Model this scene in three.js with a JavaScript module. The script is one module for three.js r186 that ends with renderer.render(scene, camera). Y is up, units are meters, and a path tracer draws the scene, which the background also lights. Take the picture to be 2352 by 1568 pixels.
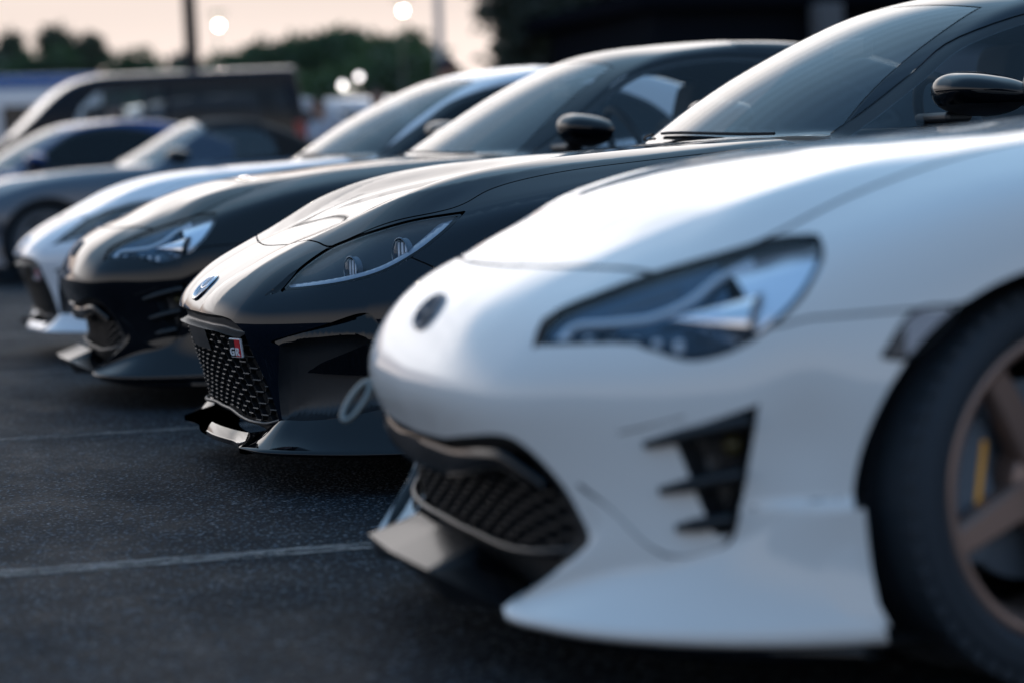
import * as THREE from 'three';
import { edgeTable, triTable } from 'three/addons/objects/MarchingCubes.js';
import { mergeGeometries, toCreasedNormals } from 'three/addons/utils/BufferGeometryUtils.js';
import { RoundedBoxGeometry } from 'three/addons/geometries/RoundedBoxGeometry.js';
import { TextGeometry } from 'three/addons/geometries/TextGeometry.js';
import { FontLoader } from 'three/addons/loaders/FontLoader.js';

// ---------------------------------------------------------------- camera, sky, sun, exposure
const scene = new THREE.Scene();
const camera = new THREE.PerspectiveCamera(2 * Math.atan(784 / 5553) * 180 / Math.PI, 1024 / 682, 0.1, 900);
camera.filmGauge = 36;                                   // an 85 mm lens on a 36 x 24 mm frame
{
  const al = 16 * Math.PI / 180, roll = 2 * Math.PI / 180, pitch = Math.atan((784 - 395) * Math.cos(roll) / 5553);
  camera.position.set(0, 0.815, 0);
  camera.up.set(0, 1, 0);
  camera.lookAt(Math.sin(al) * Math.cos(pitch), 0.815 - Math.sin(pitch), -Math.cos(al) * Math.cos(pitch));
  camera.rotateZ(-roll);
  camera.focus = 6.35; camera.userData.fStop = 1.8;
}
// a bright bank of high cloud low in the north, lit from behind by the sun that has just gone; clear blue above and behind
const SKY = { horizon: [1.14, 0.965, 0.87], bank: [2.3, 2.22, 2.2], zenith: [0.20, 0.40, 0.69], back: [0.98, 0.97, 1.0], side: [0.11, 0.25, 0.44], upper: [0.48, 0.80, 1.14] };
{
  const w = 1024, h = 512, d = new Float32Array(w * h * 4);
  const mix = (a, b, t) => a.map((v, i) => v + (b[i] - v) * t), sm = (a, b, x) => { x = Math.min(1, Math.max(0, (x - a) / (b - a))); return x * x * (3 - 2 * x); };
  for (let j = 0; j < h; j++) for (let i = 0; i < w; i++) {
    const th = (j + 0.5) / h * Math.PI - Math.PI / 2, ph = ((i + 0.5) / w - 0.5) * 2 * Math.PI, y = Math.sin(th), x = Math.cos(th) * Math.cos(ph), z = Math.cos(th) * Math.sin(ph);
    const el = Math.max(th, 0) * 180 / Math.PI, az = Math.atan2(x, -z) * 180 / Math.PI, da = az - 10;
    const wob = Math.sin(ph * 7.3) * 1.2 + Math.sin(ph * 17.1 + 1) * 0.7, st = Math.sin(el * 1.7 + 1.3 * Math.sin(ph * 4.1) + 0.7 * Math.sin(ph * 9.3 + el * 0.35));
    const front = da < 0 ? sm(-75, -22, da) : sm(120, 45, da), low = sm(-48, -14, da) * sm(150, 40, da);
    const top = 25 + wob - 9 * sm(-10, -40, da), bank = front * sm(top + 8, top - 5, el);
    const clear = mix(mix(SKY.back, SKY.side, low * sm(40, 8, el)), SKY.zenith, sm(3, 24, el));
    let c = mix(mix(clear, SKY.upper, front * sm(64, 40, el) * sm(10, 24, el)), SKY.horizon, low * sm(13, 4, el) * (1 - 0.5 * (1 - front)));
    c = mix(c.map(v => v * (1 - 0.2 * low * sm(2.4, 4.2, el) * sm(9, 4.5, el))), SKY.bank, bank * sm(4.4, 7, el)).map(v => v * (1 + 0.05 * st * sm(0, 3, el) * low));
    if (y < 0) c = mix(c, [0.03, 0.035, 0.045], sm(0, 0.06, -y));
    d.set([...c, 1], (j * w + i) * 4);
  }
  const t = new THREE.DataTexture(d, w, h, THREE.RGBAFormat, THREE.FloatType);
  t.mapping = THREE.EquirectangularReflectionMapping; t.magFilter = THREE.LinearFilter; t.minFilter = THREE.LinearFilter; t.needsUpdate = true;
  scene.background = t; scene.environment = t;
}
const sun = new THREE.DirectionalLight(0xffd9c0, 0.14);      // what is left of the sun behind the bright band of cloud
sun.position.set(-35, 16, -100); sun.target.position.set(0, 0, 0); sun.castShadow = true; sun.shadow.radius = 130;
Object.assign(sun.shadow.camera, { left: -30, right: 30, top: 30, bottom: -30, near: 1, far: 220 }); sun.shadow.mapSize.set(2048, 2048);
scene.add(sun, sun.target);
const renderer = new THREE.WebGLRenderer({ antialias: true });
renderer.toneMapping = THREE.LinearToneMapping; renderer.toneMappingExposure = 1; renderer.shadowMap.enabled = true; renderer.setSize(1024, 682);

// ---------------------------------------------------------------- naming
const counts = new Map();
const numbered = n => { const k = counts.get(n) || 0; counts.set(n, k + 1); return k ? n + '_' + String(k).padStart(3, '0') : n; };
const rgb = (r, g, b) => new THREE.Color().setRGB(r, g, b);
function solid(o) { o.traverse(m => { if (m.isMesh) { m.castShadow = m.receiveShadow = true; } }); return o; }
function part(name, g, m, parent, label) { const o = new THREE.Mesh(g, m); o.name = name; o.castShadow = o.receiveShadow = true; parent.add(o); if (label) o.userData.label = label; return o; }
function thing(name, label, category, [x, y, z] = [0, 0, 0], turn = 0, group) {
  const o = new THREE.Group(); o.name = numbered(name); o.position.set(x, y, z); o.rotation.y = turn;
  o.userData = { label, category }; if (group) o.userData.group = group; scene.add(o); return o;
}
function setting(name, g, m) { const o = new THREE.Mesh(g, m); o.name = numbered(name); o.userData.kind = 'structure'; o.receiveShadow = true; o.castShadow = true; scene.add(o); return o; }
// ---------------------------------------------------------------- curves
function spline(pts) {                       // natural cubic spline through [x, y] pairs, straight beyond its ends
  const n = pts.length, X = pts.map(p => p[0]), Y = pts.map(p => p[1]), M = new Array(n).fill(0);
  const u = new Array(n).fill(0), q = new Array(n).fill(0);
  for (let i = 1; i < n - 1; i++) {
    const s = (X[i] - X[i - 1]) / (X[i + 1] - X[i - 1]), p = s * q[i - 1] + 2;
    q[i] = (s - 1) / p;
    u[i] = (Y[i + 1] - Y[i]) / (X[i + 1] - X[i]) - (Y[i] - Y[i - 1]) / (X[i] - X[i - 1]);
    u[i] = (6 * u[i] / (X[i + 1] - X[i - 1]) - s * u[i - 1]) / p;
  }
  for (let i = n - 2; i >= 0; i--) M[i] = q[i] * M[i + 1] + u[i];
  const at = (x, k) => {
    const h = X[k + 1] - X[k], a = (X[k + 1] - x) / h, b = (x - X[k]) / h;
    return a * Y[k] + b * Y[k + 1] + ((a * a * a - a) * M[k] + (b * b * b - b) * M[k + 1]) * h * h / 6;
  };
  const s0 = (at(X[0] + 1e-4, 0) - Y[0]) / 1e-4, s1 = (Y[n - 1] - at(X[n - 1] - 1e-4, n - 2)) / 1e-4;
  return x => {
    if (x <= X[0]) return Y[0] + s0 * (x - X[0]);
    if (x >= X[n - 1]) return Y[n - 1] + s1 * (x - X[n - 1]);
    let k = 0; while (x > X[k + 1]) k++;
    return at(x, k);
  };
}
const clamp = (x, a, b) => x < a ? a : x > b ? b : x;
const sstep = (a, b, x) => { const t = clamp((x - a) / (b - a), 0, 1); return t * t * (3 - 2 * t); };
const lerp = (a, b, t) => a + (b - a) * t;
const smax = (a, b, k) => { const h = Math.max(k - Math.abs(a - b), 0) / k; return Math.max(a, b) + h * h * h * k / 6; };
const smin = (a, b, k) => -smax(-a, -b, k);
const gauss = (x, w) => Math.exp(-x * x / (w * w));
function rng(seed) { let s = seed | 0; return () => { s = (s + 0x6d2b79f5) | 0; let t = Math.imul(s ^ (s >>> 15), 1 | s); t = (t + Math.imul(t ^ (t >>> 7), 61 | t)) ^ t; return ((t ^ (t >>> 14)) >>> 0) / 4294967296; }; }
function smoothLoop(pts, n = 6, closed = true) {      // Catmull-Rom through 2-D points; a point written [x, y, 1] is a corner
  const out = [], N = pts.length, g = i => closed ? pts[(i + N) % N] : pts[clamp(i, 0, N - 1)];
  for (let i = 0; i < (closed ? N : N - 1); i++) {
    let a = g(i - 1), b = g(i), c = g(i + 1), d = g(i + 2);
    if (b[2]) a = b; if (c[2]) d = c;
    for (let k = 0; k < n; k++) {
      const t = k / n, t2 = t * t, t3 = t2 * t;
      out.push([0, 1].map(j => 0.5 * (2 * b[j] + (c[j] - a[j]) * t + (2 * a[j] - 5 * b[j] + 4 * c[j] - d[j]) * t2 + (3 * b[j] - a[j] - 3 * c[j] + d[j]) * t3)));
    }
  }
  if (!closed) out.push(pts[N - 1].slice(0, 2));
  return out;
}
function sdPoly(loop) {                       // signed distance to a closed 2-D outline, negative inside
  const n = loop.length; let x0 = 1e9, x1 = -1e9, y0 = 1e9, y1 = -1e9;
  for (const [x, y] of loop) { x0 = Math.min(x0, x); x1 = Math.max(x1, x); y0 = Math.min(y0, y); y1 = Math.max(y1, y); }
  return (x, y) => {
    const ex = Math.max(x0 - x, x - x1, 0), ey = Math.max(y0 - y, y - y1, 0);
    if (ex > 0.15 || ey > 0.15) return Math.hypot(ex, ey);
    let d = 1e9, inside = false;
    for (let i = 0, j = n - 1; i < n; j = i++) {
      const ax = loop[j][0], ay = loop[j][1], bx = loop[i][0] - ax, by = loop[i][1] - ay, px = x - ax, py = y - ay;
      const t = clamp((px * bx + py * by) / (bx * bx + by * by + 1e-12), 0, 1), qx = px - bx * t, qy = py - by * t;
      d = Math.min(d, qx * qx + qy * qy);
      if ((loop[i][1] > y) !== (ay > y) && x < (ax - loop[i][0]) * (y - loop[i][1]) / (ay - loop[i][1]) + loop[i][0]) inside = !inside;
    }
    return (inside ? -1 : 1) * Math.sqrt(d);
  };
}
function sdLine(line) {                       // distance to an open 2-D polyline
  return (x, y) => {
    let d = 1e9;
    for (let i = 1; i < line.length; i++) {
      const ax = line[i - 1][0], ay = line[i - 1][1], bx = line[i][0] - ax, by = line[i][1] - ay, px = x - ax, py = y - ay;
      const t = clamp((px * bx + py * by) / (bx * bx + by * by + 1e-12), 0, 1);
      d = Math.min(d, (px - bx * t) ** 2 + (py - by * t) ** 2);
    }
    return Math.sqrt(d);
  };
}
// ---------------------------------------------------------------- skins: a surface f = 0 meshed, then cut along curves
function grad(f, p, e = 0.0015) {
  const [x, y, z] = p;
  return [f(x + e, y, z) - f(x - e, y, z), f(x, y + e, z) - f(x, y - e, z), f(x, y, z + e) - f(x, y, z - e)].map(v => v / (2 * e));
}
function toSkin(f, p, zmin = -1) {
  for (let k = 0; k < 4; k++) {
    const v = f(p[0], p[1], p[2]); if (Math.abs(v) < 1e-5) break;
    const g = grad(f, p); if (p[2] <= zmin + 1e-6) g[2] = 0;
    const s = clamp(v / (g[0] * g[0] + g[1] * g[1] + g[2] * g[2] + 1e-9), -0.02, 0.02);
    p[0] -= g[0] * s; p[1] -= g[1] * s; p[2] -= g[2] * s;
  }
  return p;
}
function meshSkin(f, [x0, x1], [y0, y1], [z0, z1], h) {      // marching cubes, every vertex then moved onto f = 0
  const nx = Math.ceil((x1 - x0) / h) + 1, ny = Math.ceil((y1 - y0) / h) + 1, nz = Math.ceil((z1 - z0) / h) + 1;
  const F = new Float32Array(nx * ny * nz), id = (i, j, k) => (k * ny + j) * nx + i;
  // coarse pass first: far cells keep the coarse value
  const c = 4;
  for (let k = 0; k < nz; k += c) for (let j = 0; j < ny; j += c) for (let i = 0; i < nx; i += c) {
    const v = f(x0 + (i + 1.5) * h, y0 + (j + 1.5) * h, z0 + (k + 1.5) * h), far = Math.abs(v) > h * c * 2.2;
    for (let kk = k; kk < Math.min(k + c, nz); kk++) for (let jj = j; jj < Math.min(j + c, ny); jj++) for (let ii = i; ii < Math.min(i + c, nx); ii++)
      F[id(ii, jj, kk)] = far ? v : f(x0 + ii * h, y0 + jj * h, z0 + kk * h);
  }
  const P = [], I = [], edge = new Map(), co = [[0, 0, 0], [1, 0, 0], [1, 1, 0], [0, 1, 0], [0, 0, 1], [1, 0, 1], [1, 1, 1], [0, 1, 1]];
  // corner numbering of the tables in three's MarchingCubes
  const cn = [[0, 0, 0], [1, 0, 0], [0, 1, 0], [1, 1, 0], [0, 0, 1], [1, 0, 1], [0, 1, 1], [1, 1, 1]];
  const bit = [1, 2, 8, 4, 16, 32, 128, 64];
  const ed = [[0, 1], [1, 3], [2, 3], [0, 2], [4, 5], [5, 7], [6, 7], [4, 6], [0, 4], [1, 5], [3, 7], [2, 6]];
  for (let k = 0; k < nz - 1; k++) for (let j = 0; j < ny - 1; j++) for (let i = 0; i < nx - 1; i++) {
    let code = 0; const v = new Array(8);
    for (let a = 0; a < 8; a++) { v[a] = F[id(i + cn[a][0], j + cn[a][1], k + cn[a][2])]; if (v[a] < 0) code |= bit[a]; }
    if (!edgeTable[code]) continue;
    const vert = e => {
      const [a, b] = ed[e], A = id(i + cn[a][0], j + cn[a][1], k + cn[a][2]), B = id(i + cn[b][0], j + cn[b][1], k + cn[b][2]);
      const key = Math.min(A, B) * 3 + (Math.abs(A - B) === 1 ? 0 : Math.abs(A - B) === nx ? 1 : 2);
      if (!edge.has(key)) {
        const t = v[a] / (v[a] - v[b]);
        P.push([0, 1, 2].map(m => [x0, y0, z0][m] + ([i, j, k][m] + lerp(cn[a][m], cn[b][m], t)) * h)); edge.set(key, P.length - 1);
      }
      return edge.get(key);
    };
    for (let t = code * 16; triTable[t] !== -1; t += 3) { const a = vert(triTable[t]), b = vert(triTable[t + 1]), d = vert(triTable[t + 2]); if (a !== b && b !== d && a !== d) I.push([a, b, d]); }
  }
  for (const p of P) toSkin(f, p, z0);
  // orient
  const s = { p: P, t: I }; let flip = 0;
  for (let q = 0; q < I.length; q += 97) { const [a, b, d] = I[q].map(m => P[m]), g = grad(f, a); flip += Math.sign(dot3(cross3(sub3(b, a), sub3(d, a)), g)); }
  if (flip < 0) s.t = I.map(([a, b, d]) => [a, d, b]);
  return s;
}
const sub3 = (a, b) => [a[0] - b[0], a[1] - b[1], a[2] - b[2]], add3 = (a, b, s = 1) => [a[0] + b[0] * s, a[1] + b[1] * s, a[2] + b[2] * s];
const dot3 = (a, b) => a[0] * b[0] + a[1] * b[1] + a[2] * b[2];
const cross3 = (a, b) => [a[1] * b[2] - a[2] * b[1], a[2] * b[0] - a[0] * b[2], a[0] * b[1] - a[1] * b[0]];
const unit3 = a => { const l = Math.hypot(...a) || 1; return [a[0] / l, a[1] / l, a[2] / l]; };
function cut(s, g, level = 0) {                // [where g < level, where g >= level], cut cleanly along g = level
  const v = s.p.map(p => g(p[0], p[1], p[2]) - level), P = s.p.slice(), A = [], B = [], mid = new Map();
  for (let i = 0; i < v.length; i++) if (Math.abs(v[i]) < 1e-7) v[i] = 1e-7;
  const m = (a, b) => {
    if (a > b) [a, b] = [b, a];
    const key = a * 4194304 + b;
    if (!mid.has(key)) {
      let lo = 0, hi = 1, t = v[a] / (v[a] - v[b]), q;
      for (let k = 0; k < 3; k++) {
        q = P[a].map((c, j) => lerp(c, P[b][j], t)); const w = g(q[0], q[1], q[2]) - level;
        if (Math.abs(w) < 2e-5) break;
        if ((w < 0) === (v[a] < 0)) lo = t; else hi = t;
        t = k < 1 ? clamp(t + (w < 0 === v[a] < 0 ? 1 : -1) * Math.abs(w) / (Math.abs(v[a] - v[b]) + 1e-9), lo + 1e-4, hi - 1e-4) : (lo + hi) / 2;
      }
      P.push(q); mid.set(key, P.length - 1);
    }
    return mid.get(key);
  };
  for (const t of s.t) {
    const n = (v[t[0]] < 0) + (v[t[1]] < 0) + (v[t[2]] < 0);
    if (n === 3) { A.push(t); continue; } if (n === 0) { B.push(t); continue; }
    let r = t; while ((v[r[0]] < 0) === (v[r[1]] < 0) || (v[r[0]] < 0) === (v[r[2]] < 0)) r = [r[1], r[2], r[0]];
    const ab = m(r[0], r[1]), ac = m(r[0], r[2]), one = v[r[0]] < 0 ? A : B, two = v[r[0]] < 0 ? B : A;
    one.push([r[0], ab, ac]); two.push([ab, r[1], r[2]], [ab, r[2], ac]);
  }
  return [pack(P, A), pack(P, B)];
}
function pack(P, T) { const map = new Map(), p = [], t = T.map(r => r.map(i => { if (!map.has(i)) { map.set(i, p.length); p.push(P[i]); } return map.get(i); })); return { p, t }; }
const join = (...S) => { const p = [], t = []; for (const s of S) { const o = p.length; for (const q of s.p) p.push(q); for (const r of s.t) t.push([r[0] + o, r[1] + o, r[2] + o]); } return { p, t }; };
function sink(f, s, depth) {                   // moves a piece of skin inwards by depth(x, y, z)
  return { p: s.p.map(p => { const d = depth(p[0], p[1], p[2]); if (!d) return p; const n = unit3(grad(f, p)); return add3(p, n, -d); }), t: s.t };
}
function skinGeometry(s, f, mode = 'both') {   // f gives smooth normals; null computes them from the faces. mode: left (+z), right (-z), both
  const parts = [], N = f ? s.p.map(p => unit3(grad(f, p))) : null;
  for (const sg of mode === 'both' ? [1, -1] : mode === 'left' ? [1] : [-1]) {
    const g = new THREE.BufferGeometry(), pos = new Float32Array(s.p.length * 3), nor = new Float32Array(s.p.length * 3), uv = new Float32Array(s.p.length * 2), ix = new Uint32Array(s.t.length * 3);
    s.p.forEach((p, i) => { pos.set([p[0], p[1], p[2] * sg], i * 3); uv.set([p[0], p[1]], i * 2); if (N) nor.set([N[i][0], N[i][1], (Math.abs(p[2]) < 1e-5 ? 0 : N[i][2]) * sg], i * 3); });
    s.t.forEach((t, i) => ix.set(sg > 0 ? t : [t[0], t[2], t[1]], i * 3));
    g.setAttribute('position', new THREE.BufferAttribute(pos, 3)); g.setAttribute('uv', new THREE.BufferAttribute(uv, 2)); g.setIndex(new THREE.BufferAttribute(ix, 1));
    if (N) g.setAttribute('normal', new THREE.BufferAttribute(nor, 3)); else g.computeVertexNormals();
    parts.push(g);
  }
  return parts.length > 1 ? mergeGeometries(parts) : parts[0];
}
// ---------------------------------------------------------------- the coupe bodies (x back from the nose, y up, z to the car's left)
function coupe(S) {
  const zc = spline([[0, 0.30], [0.1, 0.36], [0.2, 0.372], [0.3, 0.40], [0.39, 0.45], [0.49, 0.52], [0.6, 0.575], [0.81, 0.63], [1.2, 0.67]]), zk = S.zk, top = S.top.map(spline), T = (x, z) => {
    // cubic across the rows
    const d = 0.018 * gauss(x - 0.2, 0.17) - S.crease * Math.max(0, 1 - Math.sqrt((z - zc(x)) ** 2 + 1.6e-5) / 0.16) * sstep(2.2, 0.9, x), v = top.map(t => t(x) - d); const n = zk.length;
    let k = 0; while (k < n - 2 && z > zk[k + 1]) k++;
    const i0 = Math.max(k - 1, 0), i3 = Math.min(k + 2, n - 1), za = zk[k], zb = zk[k + 1], h = zb - za, t = (z - za) / h;
    const ma = k === 0 ? 0 : (v[k + 1] - v[i0]) / (zb - zk[i0]), mb = k === n - 2 ? (v[n - 1] - v[n - 2]) / h : (v[i3] - v[k]) / (zk[i3] - za);
    if (t > 1) return v[n - 1] + mb * (z - zb);
    const t2 = t * t, t3 = t2 * t;
    return (2 * t3 - 3 * t2 + 1) * v[k] + (t3 - 2 * t2 + t) * h * ma + (3 * t2 - 2 * t3) * v[k + 1] + (t3 - t2) * h * mb;
  };
  const xp = 0.9, R0 = spline(S.plan.map(([x, z]) => [Math.atan2(z, xp - x), Math.hypot(xp - x, z)]));
  const dc = spline(S.dCentre), dk = spline(S.dCorner), ds = spline(S.dSide), W = spline(S.waist);
  const H = Math.PI / 2, kc = S.cornerAt || 0.9;
  const set = (th, y) => { const a = sstep(0.12, kc, th), b = sstep(kc, H, th); return dc(y) * (1 - a) + dk(y) * a * (1 - b) + ds(y) * b; };
  const roof = spline(S.roof), wc = spline(S.cabinSide), L = S.length, xq = L - 0.75;
  const fBody = (x, y, z) => {
    let side;
    if (x < xp) { const th = Math.atan2(z, xp - x), r = Math.hypot(xp - x, z); side = r - R0(th) + set(th, y); }
    else if (x < xq) side = z - W(x) + ds(y);
    else { const r = Math.pow(Math.pow(Math.max(x - xq, 0) / 0.75, 3.2) + Math.pow(z / W(xq), 3.2), 1 / 3.2); side = (r - 1) * 0.78 + ds(y) + 0.1 * Math.pow(Math.abs(y - 0.62), 2) * sstep(xq, L, x); }
    if (S.sideExtra) side += S.sideExtra(x, y, z);
    const t = T(x, z), top = (y - t) * (x < 0.35 ? 0.75 : 0.93);
    return smax(smax(side, top, S.kTop ? S.kTop(x, z) : 0.1), (x < 0.9 ? S.bottom : S.bottom + 0.02) - y, 0.02);
  };
  const fCabin = (x, y, z) => smax((y - roof(x - S.glassCurve * z * z * (x < 2.6 ? 1 : -0.3)) + S.crown * z * z) * 0.82, z - wc(y) - (S.cabinPlan ? S.cabinPlan(x) : 0), S.kCabin || 0.07);
  const f = (x, y, z) => { z = Math.abs(z); const b = fBody(x, y, z); return y < 0.55 ? b : smin(b, Math.max(fCabin(x, y, z), 0.6 - y), 0.025); };
  return { f, fBody, fCabin, T, R0, set, xp, roof, wc, W };
}
const SHAPE_A = {                              // the earlier coupe, first and third from the camera
  crease: 0.0075, sideExtra: (x, y, z) => 0.011 * gauss(x - 0.43, 0.055) * gauss(y - 0.41, 0.085) * sstep(0.3, 0.5, z) - 0.009 * sstep(0.324, 0.306, y) * sstep(0.33, 0.41, x) * sstep(0.7, 0.6, x), length: 4.24, bottom: 0.125, glassCurve: 0.5, crown: 0.12,
  zk: [0, 0.25, 0.45, 0.54, 0.68, 0.9],
  top: [
    [[-0.05, 0.45], [0, 0.505], [0.05, 0.583], [0.1, 0.63], [0.175, 0.677], [0.264, 0.712], [0.345, 0.747], [0.43, 0.777], [0.51, 0.800], [0.6, 0.820], [0.76, 0.840], [0.9, 0.854], [1.1, 0.872], [1.35, 0.893], [1.6, 0.9], [2.6, 0.93], [3.6, 0.96], [3.9, 0.97], [4.24, 0.95]],
    [[-0.05, 0.445], [0, 0.498], [0.05, 0.575], [0.1, 0.622], [0.175, 0.67], [0.264, 0.704], [0.345, 0.739], [0.43, 0.770], [0.51, 0.794], [0.6, 0.815], [0.76, 0.837], [0.9, 0.852], [1.1, 0.870], [1.35, 0.888], [1.6, 0.895], [2.6, 0.93], [3.6, 0.955], [3.9, 0.965], [4.24, 0.945]],
    [[-0.05, 0.41], [0, 0.46], [0.1, 0.58], [0.175, 0.635], [0.264, 0.68], [0.345, 0.713], [0.43, 0.75], [0.51, 0.778], [0.6, 0.803], [0.76, 0.832], [0.9, 0.848], [1.1, 0.864], [1.35, 0.880], [1.6, 0.888], [2.6, 0.92], [3.6, 0.95], [4.24, 0.93]],
    [[-0.05, 0.38], [0, 0.42], [0.1, 0.545], [0.175, 0.608], [0.264, 0.655], [0.345, 0.695], [0.43, 0.738], [0.51, 0.769], [0.6, 0.796], [0.76, 0.826], [0.9, 0.844], [1.1, 0.861], [1.35, 0.877], [1.6, 0.886], [2.6, 0.92], [3.6, 0.95], [4.24, 0.93]],
    [[0, 0.36], [0.1, 0.47], [0.2, 0.555], [0.35, 0.645], [0.485, 0.712], [0.644, 0.77], [0.76, 0.802], [0.88, 0.824], [1.1, 0.845], [1.35, 0.862], [1.6, 0.875], [2.6, 0.91], [3.2, 0.93], [3.6, 0.93], [4.24, 0.9]],
    [[0, 0.2], [0.2, 0.44], [0.35, 0.56], [0.485, 0.645], [0.644, 0.71], [0.76, 0.745], [0.88, 0.765], [1.1, 0.775], [1.35, 0.79], [1.6, 0.81], [2.6, 0.85], [3.2, 0.9], [3.6, 0.88], [4.24, 0.85]],
  ],
  plan: [[-0.012, -0.1], [-0.012, 0.1], [-0.007, 0.2], [0.016, 0.35], [0.06, 0.47], [0.15, 0.585], [0.26, 0.69], [0.38, 0.765], [0.52, 0.825], [0.7, 0.865], [0.9, 0.88]],
  dCentre: [[0.1, 0.11], [0.2, 0.085], [0.3, 0.065], [0.4, 0.028], [0.475, 0.002], [0.54, 0.012], [0.6, 0.035], [0.7, 0.08], [0.9, 0.16]],
  dCorner: [[0.1, -0.01], [0.2, 0.005], [0.3, 0.01], [0.4, 0.003], [0.48, 0], [0.6, 0.022], [0.7, 0.055], [0.9, 0.14]],
  dSide: [[0.1, 0.0], [0.2, 0.01], [0.3, 0.008], [0.45, 0.0], [0.6, 0.004], [0.7, 0.015], [0.8, 0.04], [0.9, 0.09]],
  waist: [[0.7, 0.878], [0.9, 0.88], [1.3, 0.868], [1.8, 0.86], [2.6, 0.868], [3.2, 0.885], [3.6, 0.88]],
  roof: [[1.0, 0.62], [1.2, 0.775], [1.38, 0.893], [1.56, 1.005], [1.75, 1.116], [1.99, 1.232], [2.125, 1.276], [2.315, 1.305], [2.6, 1.322], [2.8, 1.32], [3.06, 1.295], [3.4, 1.2], [3.7, 1.09], [3.9, 1.0], [4.2, 0.85]],
  cabinSide: [[0.6, 0.86], [0.86, 0.8], [1.0, 0.72], [1.15, 0.63], [1.25, 0.56], [1.35, 0.48]],
  cabinPlan: x => -0.05 * sstep(2.6, 3.7, x) * 1.6,
};
const SHAPE_B = {                              // the later coupe, second and fourth from the camera
  ...SHAPE_A, crease: 0.015, sideExtra: null, length: 4.265, bottom: 0.125,
  top: [
    [[-0.05, 0.42], [0, 0.476], [0.039, 0.520], [0.116, 0.583], [0.227, 0.647], [0.369, 0.697], [0.5, 0.737], [0.65, 0.774], [0.84, 0.806], [1.05, 0.835], [1.3, 0.868], [1.5, 0.89], [1.7, 0.9], [2.6, 0.93], [3.6, 0.96], [3.9, 0.97], [4.26, 0.95]],
    [[-0.05, 0.416], [0, 0.47], [0.039, 0.514], [0.116, 0.579], [0.227, 0.643], [0.369, 0.693], [0.5, 0.737], [0.65, 0.777], [0.84, 0.811], [1.05, 0.84], [1.3, 0.870], [1.5, 0.888], [1.7, 0.897], [2.6, 0.93], [3.6, 0.955], [4.26, 0.945]],
    [[-0.05, 0.38], [0, 0.435], [0.116, 0.553], [0.227, 0.622], [0.369, 0.688], [0.5, 0.748], [0.65, 0.802], [0.84, 0.838], [1.05, 0.858], [1.3, 0.874], [1.5, 0.885], [1.7, 0.893], [2.6, 0.92], [3.6, 0.95], [4.26, 0.93]],
    [[-0.05, 0.34], [0, 0.40], [0.116, 0.52], [0.227, 0.592], [0.369, 0.671], [0.5, 0.740], [0.65, 0.795], [0.84, 0.833], [1.05, 0.854], [1.3, 0.871], [1.5, 0.882], [1.7, 0.892], [2.6, 0.92], [3.6, 0.95], [4.26, 0.93]],
    [[0, 0.34], [0.1, 0.44], [0.2, 0.525], [0.35, 0.610], [0.5, 0.683], [0.65, 0.742], [0.84, 0.790], [1.05, 0.818], [1.3, 0.845], [1.5, 0.865], [1.7, 0.877], [2.6, 0.91], [3.2, 0.93], [4.26, 0.9]],
    [[0, 0.2], [0.2, 0.40], [0.35, 0.50], [0.5, 0.59], [0.65, 0.66], [0.84, 0.71], [1.05, 0.735], [1.3, 0.755], [1.5, 0.775], [1.7, 0.8], [2.6, 0.85], [3.2, 0.9], [3.6, 0.88], [4.26, 0.85]],
  ],
  dCentre: [[0.1, 0.13], [0.2, 0.09], [0.29, 0.055], [0.4, 0.018], [0.46, 0.0], [0.5, -0.004], [0.56, 0.02], [0.62, 0.06], [0.7, 0.11], [0.9, 0.2]],
  dCorner: [[0.1, 0.0], [0.2, 0.01], [0.3, 0.012], [0.4, 0.0], [0.48, 0.0], [0.58, 0.03], [0.7, 0.075], [0.9, 0.16]],
  roof: [[1.02, 0.63], [1.22, 0.762], [1.42, 0.893], [1.55, 0.981], [1.64, 1.038], [1.89, 1.168], [2.13, 1.262], [2.38, 1.31], [2.66, 1.328], [2.9, 1.32], [3.1, 1.298], [3.45, 1.2], [3.75, 1.09], [3.95, 1.0], [4.25, 0.85]],
};
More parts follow.
